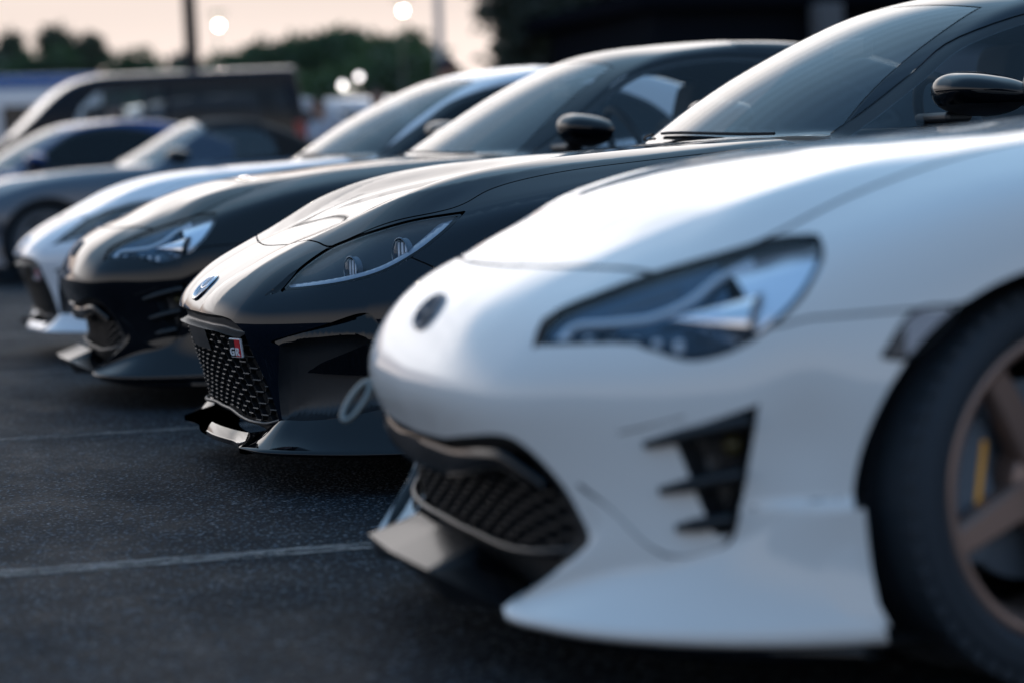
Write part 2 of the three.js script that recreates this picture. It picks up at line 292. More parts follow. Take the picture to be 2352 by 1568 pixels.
// ---------------------------------------------------------------- materials
const paint = (c, o = {}) => new THREE.MeshPhysicalMaterial({ color: c, roughness: 0.5, specularIntensity: 0.15, clearcoat: 1, clearcoatRoughness: 0.025, side: THREE.DoubleSide, ...o });
const std = (c, roughness = 0.6, o = {}) => new THREE.MeshStandardMaterial({ color: c, roughness, side: THREE.DoubleSide, ...o });
const M = {
  white: paint(rgb(0.77, 0.765, 0.75)), white2: paint(rgb(0.76, 0.76, 0.79)),
  black: paint(rgb(0.0008, 0.003, 0.008), { roughness: 0.3, clearcoat: 0.85, specularIntensity: 0 }), grey: paint(rgb(0.0028, 0.0034, 0.0055), { roughness: 0.35, clearcoat: 0.85, specularIntensity: 0 }),
  silver: paint(rgb(0.09, 0.105, 0.13), { metalness: 0.5, roughness: 0.35 }), blue: paint(rgb(0.006, 0.035, 0.16), { metalness: 0.3 }), dim: paint(rgb(0.003, 0.005, 0.010), { clearcoat: 0.45, specularIntensity: 0 }),
  gloss: paint(rgb(0.002, 0.0025, 0.004), { roughness: 0.3, clearcoat: 0.8, specularIntensity: 0, clearcoatRoughness: 0.04 }),
  trim: std(rgb(0.010, 0.012, 0.015), 0.42), matte: std(rgb(0.006, 0.006, 0.007), 0.8), gap: std(rgb(0.004, 0.004, 0.005), 0.9),
  meshTrim: std(rgb(0.008, 0.010, 0.013), 0.55),
  rubber: std(rgb(0.018, 0.027, 0.038), 0.75), chrome: std(rgb(0.75, 0.76, 0.8), 0.09, { metalness: 1 }), satin: std(rgb(0.55, 0.57, 0.6), 0.25, { metalness: 1 }),
  dullChrome: std(rgb(0.09, 0.13, 0.17), 0.25, { metalness: 0.85 }), hook: std(rgb(0.22, 0.25, 0.25), 0.4, { metalness: 0.6 }), clearLamp: std(rgb(0.34, 0.34, 0.37), 0.25), bucket: std(rgb(0.005, 0.008, 0.013), 0.35),
  mirrorish: std(rgb(0.9, 0.92, 0.95), 0.2, { metalness: 0.7 }), chin: paint(rgb(0.004, 0.005, 0.007), { roughness: 0.35, clearcoat: 0.27, clearcoatRoughness: 0.15 }),
  bronze: std(rgb(0.30, 0.205, 0.17), 0.4, { metalness: 0.55 }), darkRim: std(rgb(0.07, 0.07, 0.08), 0.4, { metalness: 0.7 }), iron: std(rgb(0.11, 0.14, 0.175), 0.5, { metalness: 0.35 }),
  smoke: std(rgb(0.045, 0.05, 0.06), 0.2), badge: std(rgb(0.62, 0.63, 0.66), 0.35), fogGlass: std(rgb(0.06, 0.05, 0.015), 0.2), amber: std(rgb(0.95, 0.43, 0.04), 0.45), light: std(rgb(0.72, 0.76, 0.8), 0.25), plate: std(rgb(0.3, 0.31, 0.33), 0.3, { metalness: 0.4 }), tubeLight: new THREE.MeshPhysicalMaterial({ color: rgb(0.5, 0.6, 0.68), roughness: 0.35, clearcoat: 1, side: THREE.DoubleSide }),
  clear: new THREE.MeshPhysicalMaterial({ color: rgb(0.75, 0.8, 0.82), roughness: 0.015, transmission: 1, thickness: 0, ior: 1.45, side: THREE.DoubleSide }),
  strip: new THREE.MeshPhysicalMaterial({ color: rgb(0.21, 0.245, 0.30), roughness: 0.35, clearcoat: 1, side: THREE.DoubleSide }),
  lens: new THREE.MeshPhysicalMaterial({ color: rgb(0.95, 0.97, 1), roughness: 0.01, specularIntensity: 0.6, transmission: 1, thickness: 0, ior: 1.5, side: THREE.DoubleSide }),
  glass: new THREE.MeshPhysicalMaterial({ color: rgb(0.42, 0.46, 0.48), roughness: 0.015, transmission: 1, thickness: 0, ior: 1.75, side: THREE.DoubleSide }),
  tint: new THREE.MeshPhysicalMaterial({ color: rgb(0.16, 0.18, 0.2), roughness: 0.015, transmission: 1, thickness: 0, ior: 1.4, side: THREE.DoubleSide }),
  orb: new THREE.MeshPhysicalMaterial({ color: rgb(0.9, 0.93, 1), roughness: 0.02, transmission: 1, thickness: 0.02, ior: 1.5 }),
  leather: std(rgb(0.012, 0.012, 0.014), 0.55), cloth: std(rgb(0.008, 0.008, 0.009), 0.95), red: std(rgb(0.5, 0.01, 0.02), 0.35), enamel: std(rgb(0.006, 0.006, 0.007), 0.25),
};
// ---------------------------------------------------------------- small builders
function grid(rows, closed = false) {          // a sheet through rows of points, smooth normals
  const g = new THREE.BufferGeometry(), n = rows.length, m = rows[0].length, pos = [], uv = [], ix = [];
  rows.forEach((r, i) => r.forEach((p, j) => { pos.push(...p); uv.push(j / (m - 1), i / (n - 1)); }));
  for (let i = 0; i < n - 1; i++) for (let j = 0; j < m - 1; j++) { const a = i * m + j; ix.push(a, a + 1, a + m, a + 1, a + m + 1, a + m); }
  g.setAttribute('position', new THREE.Float32BufferAttribute(pos, 3)); g.setAttribute('uv', new THREE.Float32BufferAttribute(uv, 2)); g.setIndex(ix); g.computeVertexNormals(); return g;
}
const mirrorZ = g => { const h = g.clone(); h.scale(1, 1, -1); if (h.index) { const a = h.index.array; for (let i = 0; i < a.length; i += 3) { const t = a[i]; a[i] = a[i + 1]; a[i + 1] = t; } } return h; };
const both = g => mergeGeometries([g, mirrorZ(g)]);
const V3 = p => new THREE.Vector3(...p);
const tube = (pts, r, seg = 40, rad = 8, closed = false) => new THREE.TubeGeometry(new THREE.CatmullRomCurve3(pts.map(V3), closed, 'centripetal'), seg, r, rad, closed);
function sweep(pts, section, up = [0, 1, 0], n = 40) {      // section [[a, b]...] carried along a curve: a sideways, b along up
  const c = new THREE.CatmullRomCurve3(pts.map(V3), false, 'centripetal'), rows = [], U = V3(up), sec = typeof section === 'function' ? section : () => section;
  for (let i = 0; i <= n; i++) {
    const p = c.getPointAt(i / n), t = c.getTangentAt(i / n), s = new THREE.Vector3().crossVectors(t, U).normalize(), u = new THREE.Vector3().crossVectors(s, t);
    rows.push(sec(i / n).map(([a, b]) => [p.x + s.x * a + u.x * b, p.y + s.y * a + u.y * b, p.z + s.z * a + u.z * b]));
  }
  return grid(rows);
}
function bar(a, b, w, d, nrm) {               // a thin bar from a to b, w wide, d deep along -nrm
  const t = unit3(sub3(b, a)), s = unit3(cross3(t, nrm)), c = [];
  for (const e of [a, b]) for (const [i, j] of [[-1, 0], [1, 0], [1, -1], [-1, -1]]) c.push(add3(add3(e, s, i * w / 2), nrm, j * d));
  const q = [[0, 1, 5, 4], [1, 2, 6, 5], [2, 3, 7, 6], [3, 0, 4, 7], [0, 3, 2, 1], [4, 5, 6, 7]], pos = [];
  for (const [A, B, C, D] of q) pos.push(...c[A], ...c[B], ...c[C], ...c[A], ...c[C], ...c[D]);
  return pos;
}
function fromTriangles(pos) { const g = new THREE.BufferGeometry(); g.setAttribute('position', new THREE.Float32BufferAttribute(pos, 3)); g.setAttribute('uv', new THREE.Float32BufferAttribute(new Float32Array(pos.length / 3 * 2), 2)); g.computeVertexNormals(); return g; }
const bisect = (h, a, b) => { for (let k = 0; k < 30; k++) { const m = (a + b) / 2; if (h(m) < 0) b = m; else a = m; } return b; };
const onSide = (f, x, y, d = 0) => { const p = [x, y, bisect(z => f(x, y, z), 1.2, 0.15)]; return d ? add3(p, unit3(grad(f, p)), -d) : p; };
const onNose = (f, z, y, d = 0) => { const p = [bisect(x => f(x, y, z), -0.3, 0.85), y, z]; return d ? add3(p, unit3(grad(f, p)), -d) : p; };
const onTop = (f, x, z, d = 0) => { const p = [x, bisect(y => f(x, y, z), 1.6, 0.3), z]; return d ? add3(p, unit3(grad(f, p)), -d) : p; };
const roundBox = (w, h, d, r, x = 0, y = 0, z = 0) => { const g = new RoundedBoxGeometry(w, h, d, 3, r); g.translate(x, y, z); return g; };
const merge = gs => mergeGeometries(gs.map(g => { g = g.index ? g.toNonIndexed() : g; for (const k of Object.keys(g.attributes)) if (!['position', 'normal', 'uv'].includes(k)) g.deleteAttribute(k); return g; }));

// ---------------------------------------------------------------- wheels (axle along z, outer face towards +z, centre at the origin)
function wheelSet(style) {
  const R = 0.31, rim = style.rim, w = style.width / 2, seg = 96;
  const prof = [[rim + 0.004, w * 0.86], [rim + 0.012, w * 0.97], [rim + 0.03, w * 1.03], [R - 0.032, w * 1.04], [R - 0.016, w * 0.99], [R - 0.006, w * 0.91], [R, w * 0.78]];
  const full = [...prof]; for (const z of [0.45, 0.42, 0.38, 0.1, 0.07, 0.03, -0.03, -0.07, -0.1, -0.38, -0.42, -0.45]) full.push([([0.42, 0.07, -0.07, -0.42].includes(z) || z === 0.38 && 0) ? R - 0.007 : R, z * w * 1.6]);
  full.push(...prof.slice().reverse().map(([r, z]) => [r, -z]));
  const tyre = new THREE.LatheGeometry(full.map(([r, z]) => new THREE.Vector2(r, z)), seg); tyre.rotateX(Math.PI / 2);
  const blocks = [tyre];
  for (let i = 0; i < 56; i++) for (const s of [1, -1]) {   // shoulder blocks
    const b = new THREE.BoxGeometry(0.022, 0.02, w * 0.24); b.translate(0, R - 0.007, s * w * 0.83); b.rotateX(0); b.rotateZ(i / 56 * Math.PI * 2); blocks.push(b);
  }
  // sidewall ribs
  for (const r of [rim + 0.03, R - 0.04]) { const t = new THREE.TorusGeometry(r, 0.0022, 6, seg); t.translate(0, 0, w * 1.03); blocks.push(t); }
  const lip = [[rim + 0.006, w * 0.84], [rim + 0.009, w * 0.9], [rim + 0.005, w * 0.95], [rim - 0.004, w * 0.95], [rim - 0.012, w * 0.9], [rim - 0.018, w * 0.72], [rim - 0.03, w * 0.4], [rim - 0.038, -w * 0.2], [rim - 0.02, -w * 0.8], [rim + 0.006, -w * 0.85]];
  const barrel = new THREE.LatheGeometry(lip.map(([r, z]) => new THREE.Vector2(r, z)), seg); barrel.rotateX(Math.PI / 2);
  const spokes = [], n = style.spokes, ri = rim - 0.016;
  for (let i = 0; i < n; i++) {
    const a = style.phase + i / n * Math.PI * 2;
    for (const off of style.twin ? [-0.16, 0.16] : [0]) {
      const wi = style.twin ? 0.012 : 0.03, wo = style.twin ? 0.011 : 0.023, rows = [];
      for (let k = 0; k <= 6; k++) {
        const t = k / 6, r = lerp(0.045, ri + 0.004, t), hw = lerp(wi, wo, t), zz = lerp(w * 0.62, w * 0.84, Math.pow(t, 0.7)), dp = lerp(0.04, 0.028, t), bv = 0.006;
        const y = off * t * 0.22;
        rows.push([[r, y - hw, zz - dp], [r, y - hw, zz - bv], [r, y - hw + bv, zz], [r, y + hw - bv, zz], [r, y + hw, zz - bv], [r, y + hw, zz - dp]]);
      }
      const g = grid(rows).toNonIndexed(); g.computeVertexNormals(); g.rotateZ(a); spokes.push(g);
    }
  }
  const hub = new THREE.LatheGeometry([[0, w * 0.66], [0.03, w * 0.66], [0.034, w * 0.62], [0.07, w * 0.6], [0.078, w * 0.52], [0.078, w * 0.2]].map(([r, z]) => new THREE.Vector2(r, z)), 40); hub.rotateX(Math.PI / 2);
  const disc = new THREE.LatheGeometry([[0.07, 0.012], [0.155, 0.012], [0.157, 0.0], [0.155, -0.012], [0.07, -0.012]].map(([r, z]) => new THREE.Vector2(r, z)), 64); disc.rotateX(Math.PI / 2); disc.translate(0, 0, w * 0.05);
  return { tyre: merge(blocks), rim: merge([barrel, hub, ...spokes]), disc, w };
}
function caliper(w) {                          // two-lobed caliper on the front side of the disc, with a stripe
  const s = new THREE.Shape(smoothLoop([[-0.165, 0.1], [-0.128, 0.108], [-0.108, 0.075], [-0.112, 0.03], [-0.104, 0], [-0.112, -0.03], [-0.108, -0.075], [-0.128, -0.108], [-0.165, -0.1], [-0.182, -0.05], [-0.176, 0], [-0.182, 0.05]], 5).map(p => new THREE.Vector2(...p)));
  const g = new THREE.ExtrudeGeometry(s, { depth: w * 0.5, bevelEnabled: true, bevelSize: 0.005, bevelThickness: 0.006, bevelSegments: 2, curveSegments: 4 }); g.translate(0, 0, -w * 0.12);
  const st = roundBox(0.0125, 0.15, 0.006, 0.0025, -0.130, 0, w * 0.42); const kn = new THREE.CylinderGeometry(0.0125, 0.0125, 0.008, 20); kn.rotateX(Math.PI / 2); kn.translate(-0.137, -0.058, w * 0.42);
  const sp = merge([st, kn]); sp.translate(0.132, 0, 0); sp.rotateZ(-0.17); sp.translate(-0.132, 0, 0); return { body: g, stripe: sp };
}
const WHEELS = { bronze: wheelSet({ rim: 0.234, width: 0.235, spokes: 5, phase: 127 * Math.PI / 180 }), dark: wheelSet({ rim: 0.218, width: 0.225, spokes: 5, twin: true, phase: Math.PI / 2 }) };
const CALIPER = caliper(WHEELS.bronze.w);
function addWheel(parent, kind, x, y, z, side, steer, mat, withCaliper) {
  const g = new THREE.Group(); g.name = 'wheel'; g.position.set(x, y, z * side); g.rotation.y = steer + (side < 0 ? Math.PI : 0); parent.add(g);
  const k = WHEELS[kind]; part('tyre', k.tyre, M.rubber, g); part('rim', k.rim, mat, g); part('brake_disc', k.disc, M.iron, g);
  if (withCaliper) { const c = part('brake_caliper', CALIPER.body, M.iron, g); part('caliper_stripe', CALIPER.stripe, M.amber, g, 'amber stripe on the dark brake caliper'); c.userData.label = 'dark grey brake caliper with an amber stripe'; }
  return g;
}
// honeycomb of bars on the front of a skin, inside a (z, y) outline
function honeycomb(f, region, sunk, pw, ph, wBar, depth, z1, y0, y1, tilt = 0.55, xmax = 0.4) {
  const out = [[], []], P = (z, y) => { const p = onNose(f, Math.abs(z), y, 0); return [p[0] + sunk, y, z]; };
  const cols = Math.ceil(z1 / pw), rows = Math.ceil((y1 - y0) / ph), a = pw * 0.38;
  const add = (A, B, flat) => {
    const mz = (A[0] + B[0]) / 2, my = (A[1] + B[1]) / 2; if (region(Math.abs(mz), my) > -0.002) return;
    const p = P(...A), q = P(...B); if (p[0] > xmax) return;
    const n = unit3(add3(unit3([-1, 0, 0]), [0, 0, Math.sign(mz) * Math.min(Math.abs(mz), 0.5)], 0.6)); if (flat) out[1].push(...bar(p, q, wBar * 1.25, depth, unit3(add3(n, [0, tilt, 0])))); else { p[0] += 0.004; q[0] += 0.004; out[0].push(...bar(p, q, wBar * 0.8, depth, n)); }
  };
  for (let i = -cols; i <= cols; i++) for (let j = -1; j <= rows; j++) {
    const zc = i * pw, yc = y0 + j * ph + (i & 1 ? ph / 2 : 0);
    add([zc - a, yc + ph / 2], [zc + a, yc + ph / 2], true); add([zc + a, yc + ph / 2], [zc + pw - a, yc]); add([zc + pw - a, yc], [zc + a, yc - ph / 2]);
  }
  return out.map(fromTriangles);
}
function ovalOn(f, yc, hz, hy) { const rows = []; for (let i = 0; i <= 4; i++) { const r = []; for (let j = 0; j <= 36; j++) { const t = j / 36 * Math.PI * 2, z = hz * i / 4 * Math.cos(t), y = yc + hy * i / 4 * Math.sin(t), p = onNose(f, Math.abs(z), y, -0.0015); r.push([p[0], p[1], z]); } rows.push(r); } return grid(rows); }
function ringsOn(f, zc, yc, hz, hy, r, tilt = 0) {          // an oval of three rings lying on the nose
  const out = [], ell = (cz, cy, a, b, rr) => { const pts = []; for (let i = 0; i < 40; i++) { const t = i / 40 * Math.PI * 2, z = cz + a * Math.cos(t), y = cy + b * Math.sin(t), p = onNose(f, Math.abs(z), y, -0.003); pts.push([p[0], p[1], z]); } out.push(tube(pts, rr, 80, 6, true)); };
  ell(zc, yc, hz, hy, r); ell(zc, yc + hy * 0.02, hz * 0.36, hy * 0.94, r * 0.8); ell(zc, yc + hy * 0.42, hz * 0.72, hy * 0.5, r * 0.8);
  return merge(out);
}
// ---------------------------------------------------------------- the coupes: skins cut into panels, with everything set into them
const OUT_A = {
  headlight: smoothLoop([[0.106, 0.548, 1], [0.122, 0.575], [0.156, 0.6], [0.216, 0.625], [0.28, 0.649], [0.36, 0.675], [0.44, 0.699], [0.487, 0.704, 1], [0.472, 0.667], [0.437, 0.62], [0.395, 0.58], [0.345, 0.547], [0.31, 0.533], [0.276, 0.529], [0.237, 0.543], [0.205, 0.553]], 5),
  mouth: smoothLoop([[-0.2, 0.372, 1], [0.14, 0.376], [0.3, 0.392], [0.42, 0.405], [0.474, 0.392], [0.519, 0.341], [0.545, 0.285], [0.556, 0.25], [0.54, 0.215], [0.49, 0.16], [0.45, 0.115, 1], [0.44, 0.06, 1], [-0.2, 0.06, 1]], 4),
  fog: [[0.252, 0.419], [0.364, 0.462], [0.354, 0.39], [0.343, 0.32], [0.326, 0.256], [0.302, 0.27], [0.268, 0.373]],
  marker: [[0.531, 0.527], [0.585, 0.591], [0.665, 0.591], [0.567, 0.524]],
};
const OUT_B = {
  headlight: smoothLoop([[0.167, 0.529, 1], [0.221, 0.578], [0.295, 0.626], [0.349, 0.651], [0.413, 0.674], [0.506, 0.699], [0.618, 0.715, 1], [0.585, 0.690], [0.542, 0.658], [0.475, 0.613], [0.397, 0.573], [0.315, 0.549], [0.235, 0.536]], 6),
  mouth: smoothLoop([[-0.2, 0.461, 1], [0.276, 0.461], [0.40, 0.457], [0.45, 0.443], [0.482, 0.42, 1], [0.534, 0.186, 1], [0.49, 0.145], [0.46, 0.06, 1], [-0.2, 0.06, 1]], 5),
  intake: smoothLoop([[0.150, 0.384, 1], [0.2, 0.403], [0.30, 0.414], [0.348, 0.402], [0.378, 0.34], [0.402, 0.262], [0.395, 0.226], [0.259, 0.197], [0.155, 0.186, 1], [0.148, 0.28]], 5),
  frame: smoothLoop([[0.128, 0.397, 1], [0.24, 0.437], [0.335, 0.469], [0.37, 0.448], [0.392, 0.38], [0.425, 0.27], [0.43, 0.22], [0.395, 0.226, 1], [0.402, 0.262], [0.378, 0.34], [0.348, 0.402], [0.30, 0.414], [0.2, 0.403], [0.150, 0.386, 1]], 5),
};
function makeModel(S, O, kind, h) {
  const C = coupe(S), f = C.f, P = {}, A = kind === 'a', gaps = [], xw = 0.848, yw = 0.297, rr = 0.36, xr = xw + 2.57;
  let s = meshSkin(f, [-0.09, S.length + 0.1], [0.06, 1.42], [0, 0.99], h);
  const take = (g, level = 0) => { const [a, b] = cut(s, g, level); s = b; return a; };
  const gapTake = (g, w = 0.0026) => { const a = take(g, -w); const band = take(g, w); gaps.push(sink(f, band, () => 0.006)); return a; };
  // wheel arches
  take((x, y, z) => Math.max(Math.min(Math.hypot(x - xw, y - yw), Math.hypot(x - xr, y - yw)) - rr, 0.3 - z));
  // glass
  const sw = A ? [[1.72, 0.875, 1], [1.80, 0.925], [1.95, 1.035], [2.15, 1.16], [2.4, 1.215], [2.65, 1.215], [2.9, 1.17], [3.1, 1.08], [3.2, 0.975, 1], [3.0, 0.945], [2.4, 0.9]] : [[1.70, 0.872, 1], [1.78, 0.92], [1.95, 1.03], [2.12, 1.13], [2.4, 1.205], [2.65, 1.215], [2.9, 1.17], [3.1, 1.09], [3.22, 0.985, 1], [3.0, 0.95], [2.4, 0.905]];
  const sdSide = sdPoly(smoothLoop(sw, 5)), sideG = (x, y, z) => Math.max(sdSide(x, y), 0.3 - z);
  P.side_window = take(sideG, -0.004);
  const frameBand = take(sideG, 0.022); P.window_frame = sink(f, frameBand, () => 0.003);
  const wl = A ? [[1.34, -0.2, 1], [1.36, 0.15], [1.44, 0.42], [1.555, 0.62], [1.60, 0.665, 1], [1.72, 0.61], [1.88, 0.548], [2.04, 0.49], [2.10, 0.462, 1], [2.07, 0.3], [2.03, 0.1], [2.02, -0.2, 1]] : [[1.39, -0.2, 1], [1.41, 0.15], [1.48, 0.42], [1.60, 0.62], [1.655, 0.675, 1], [1.80, 0.61], [1.96, 0.555], [2.12, 0.505], [2.235, 0.462, 1], [2.19, 0.3], [2.15, 0.1], [2.14, -0.2, 1]];
  const sdWs = sdPoly(smoothLoop(wl, 5)), wsG = (x, y, z) => Math.max(sdWs(x, z), 0.8 - y);
  P.windshield = take(wsG, 0);
  const sealBand = take(wsG, 0.009); P.window_seal = sink(f, sealBand, () => 0.002);
  const sdRw = sdPoly([[3.02, -0.2], [3.02, 0.42], [3.62, 0.52], [3.72, -0.2]]); P.rear_window = take((x, y, z) => Math.max(sdRw(x, z), 0.9 - y));
  // headlight: lens, dark edge, bucket
  const sdH = sdPoly(O.headlight), hG = (x, y, z) => Math.max(sdH(x, y), 0.3 - z);
  const head = take(hG, 0);
  { const [ln, edge] = cut(head, hG, A ? -0.0045 : -0.004); P.lens = ln; P.lamp_edge = sink(f, edge, (x, y) => 0.001 + 0.003 * sstep(-0.004, 0, hG(x, y, 1)));
    P.bucket = sink(f, head, (x, y) => 0.006 + (A ? 0.05 : 0.062) * (1 - Math.exp(sdH(x, y) / 0.03)));
    if (A) { const [ch, rest] = cut(P.bucket, x => 0.366 - x); P.bucket = rest; P.reflector = sink(f, cut(head, x => 0.366 - x)[0], (x, y) => 0.011 + Math.min(0.016, 3 * (y - 0.628 - 0.25 * (x - 0.42)) ** 2)); } }
  gaps.push(sink(f, take(hG, 0.003), () => 0.012));
  if (!A) { const sdN = sdPoly([[0.122, 0.511], [0.160, 0.522], [0.168, 0.531], [0.222, 0.583], [0.196, 0.567], [0.155, 0.535]]); P.lamp_channel = sink(f, take((x, y, z) => Math.max(sdN(x, y), 0.3 - z)), (x, y) => 0.012 * (1 - Math.exp(sdN(x, y) / 0.004))); }
  // hood
  const hl = A ? [[0.166, -0.2, 1], [0.168, 0.05], [0.178, 0.2], [0.2, 0.33], [0.24, 0.44], [0.285, 0.545, 1], [0.35, 0.592], [0.44, 0.638], [0.6, 0.643], [0.85, 0.645], [1.2, 0.66], [1.52, 0.70, 1], [1.44, 0.55], [1.33, 0.3], [1.29, -0.2, 1]]
    : [[0.23, -0.2, 1], [0.233, 0.05], [0.246, 0.2], [0.263, 0.33], [0.285, 0.44], [0.306, 0.515], [0.36, 0.552], [0.45, 0.605], [0.56, 0.67], [0.63, 0.690], [0.72, 0.672], [0.9, 0.682], [1.2, 0.70], [1.56, 0.72, 1], [1.48, 0.55], [1.38, 0.3], [1.34, -0.2, 1]];
  const sdHood = sdPoly(smoothLoop(hl, 6)), hoodG = (x, y, z) => Math.max(sdHood(x, z), 0.5 - y);
  P.hood = gapTake(hoodG, A ? 0.0036 : 0.0022);
  const sdC = sdPolyCowl(A), cowl = take((x, y, z) => Math.max(sdC(x, z), 0.6 - y)); P.cowl_panel = sink(f, cowl, () => 0.01);
  // mouth or grille
  const sdM = sdPoly(O.mouth), mG = (x, y, z) => Math.max(sdM(z, y), x - 0.42);
  const mouth = take(mG, 0);
  { const w = A ? 0.034 : 0.012, [deep, rim] = cut(mouth, mG, -w);
    P.mouth_surround = sink(f, rim, (x, y, z) => A ? 0.004 + 0.6 * clamp(-mG(x, y, z), 0, w) : 0.002 + 2.2 * clamp(-mG(x, y, z), 0, w));
    P.grille_backing = { p: deep.p.map(p => [p[0] + 0.07, p[1], p[2]]), t: deep.t };
    // walls from the rim to the backing
    P.mouth_wall = { p: rim.p.map(p => { const d = clamp(-mG(...p), 0, w) / w; return [p[0] + 0.07 * d, p[1], p[2]]; }), t: rim.t }; }
  if (A) {
    const sdF = sdPoly(O.fog), fG = (x, y, z) => Math.max(sdF(x, y), 0.3 - z), fog = take(fG, 0);
    P.fog_recess = sink(f, fog, (x, y) => clamp(-sdF(x, y) * 3, 0, 0.045));
    const sdK = sdPoly(O.marker), mk = take((x, y, z) => Math.max(sdK(x, y), 0.3 - z), 0); const mks = sink(f, mk, (x, y) => clamp(-sdK(x, y) * 0.8, 0, 0.004)), mkk = cut(mks, (x, y) => x - 0.570 - 0.1 * (y - 0.56)); P.side_marker = mkk[0]; P.marker_lens = mkk[1];
    P.seams = [[[0.146, 0.333], [0.181, 0.297], [0.22, 0.247], [0.25, 0.23], [0.281, 0.233], [0.322, 0.254], [0.337, 0.3]], [[0.19, 0.417], [0.22, 0.427], [0.268, 0.443]], [[0.352, 0.306], [0.43, 0.316], [0.51, 0.321]]];
  } else {
    const sdI = sdPoly(O.intake), iG = (x, y, z) => Math.max(sdI(x, y), 0.3 - z), it = take(iG, 0);
    const sdQ = sdPoly(smoothLoop([[0.205, 0.312, 1], [0.235, 0.338], [0.30, 0.368], [0.342, 0.388, 1], [0.366, 0.345], [0.374, 0.306, 1], [0.3, 0.307]], 5));
    const inner = sink(f, it, (x, y) => 0.034 * (1 - Math.exp(sdI(x, y) / 0.012))); P.intake_recess = inner;
    P.intake_panel = sink(f, cut(it, (x, y) => sdQ(x, y))[0], () => 0.016);
    const sdB = sdPoly(O.frame), bG = (x, y, z) => Math.max(sdB(x, y), 0.3 - z), bz = take(bG, 0); P.intake_frame = sink(f, bz, (x, y) => 0.001 + 0.016 * sstep(0, 0.05, sdI(x, y)));
  }
  // bumper against fender
  const bl = A ? [[-0.15, 0.0], [0.66, 0.0], [0.66, 0.6], [0.60, 0.5945], [0.52, 0.590], [0.44, 0.585], [0.36, 0.566], [0.30, 0.6], [0.30, 0.69], [-0.15, 0.69]] : [[-0.15, 0], [0.66, 0], [0.66, 0.52], [0.53, 0.572], [0.455, 0.612], [0.42, 0.64], [0.345, 0.70], [-0.15, 0.70]];
  const sdBp = sdPoly(bl); P.front_bumper = gapTake((x, y, z) => sdBp(x, y), 0.002);
  const sdDoor = sdPoly(smoothLoop([[1.56, 0.80, 1], [1.52, 0.55], [1.56, 0.3], [1.62, 0.22, 1], [2.72, 0.23, 1], [2.86, 0.45], [2.92, 0.7], [2.90, 0.93, 1], [2.4, 0.885], [1.75, 0.855, 1]], 4)); P.door = gapTake((x, y, z) => Math.max(sdDoor(x, y), 0.45 - z), 0.002);
  P.front_fender = take((x, y, z) => Math.max(x - 1.545, 0.28 - z));
  P.roof = take((x, y, z) => 0.895 + 0.08 * sstep(2.6, 3.4, x) - y);
  P.body_shell = s;
  P.panel_gap = join(...gaps); const seams = P.seams; delete P.seams;
  const G = {}; for (const [k, v] of Object.entries(P)) { G[k] = v; }
  return { seams, S, C, f, P, O, A, xw, yw, xr, sdM, sdH };
}
function sdPolyCowl(A) {
  const l = A ? [[1.285, -0.2, 1], [1.325, 0.3], [1.435, 0.55], [1.515, 0.705, 1], [1.62, 0.69, 1], [1.55, 0.62], [1.44, 0.42], [1.37, 0.15], [1.35, -0.2, 1]] : [[1.335, -0.2, 1], [1.375, 0.3], [1.475, 0.55], [1.555, 0.725, 1], [1.67, 0.7, 1], [1.60, 0.62], [1.49, 0.42], [1.42, 0.15], [1.40, -0.2, 1]];
  return sdPoly(smoothLoop(l, 4));
}
function mirrorShape() {                        // door mirror, housing of the left side around (0, 0, 0)
  const f = (x, y, z) => { const X = (x - 0.02) / 0.105, Y = (y - 0.012 * (1 - X)) / (0.058 - 0.012 * z / 0.1), Z = z / 0.125; const e = Math.pow(Math.abs(X), 2.4) + Math.pow(Math.abs(Y), 2.3) + Math.pow(Math.abs(Z), 2.6); return Math.max((Math.pow(e, 0.4) - 1) * 0.06, x - 0.075); };
  return { f, s: meshSkin(f, [-0.13, 0.11], [-0.09, 0.1], [-0.14, 0.14], 0.009) };
}
const MIRROR = mirrorShape();
const [MIRROR_LOW, MIRROR_TOP] = cut(MIRROR.s, (x, y, z) => y + 0.018);
function skinOf(m, k, mode = 'both', smooth = true) { const key = k + mode; m.cache = m.cache || {}; return m.cache[key] || (m.cache[key] = skinGeometry(m.P[k], smooth ? m.f : null, mode)); }
const SIDES = [['left', 1], ['right', -1]];
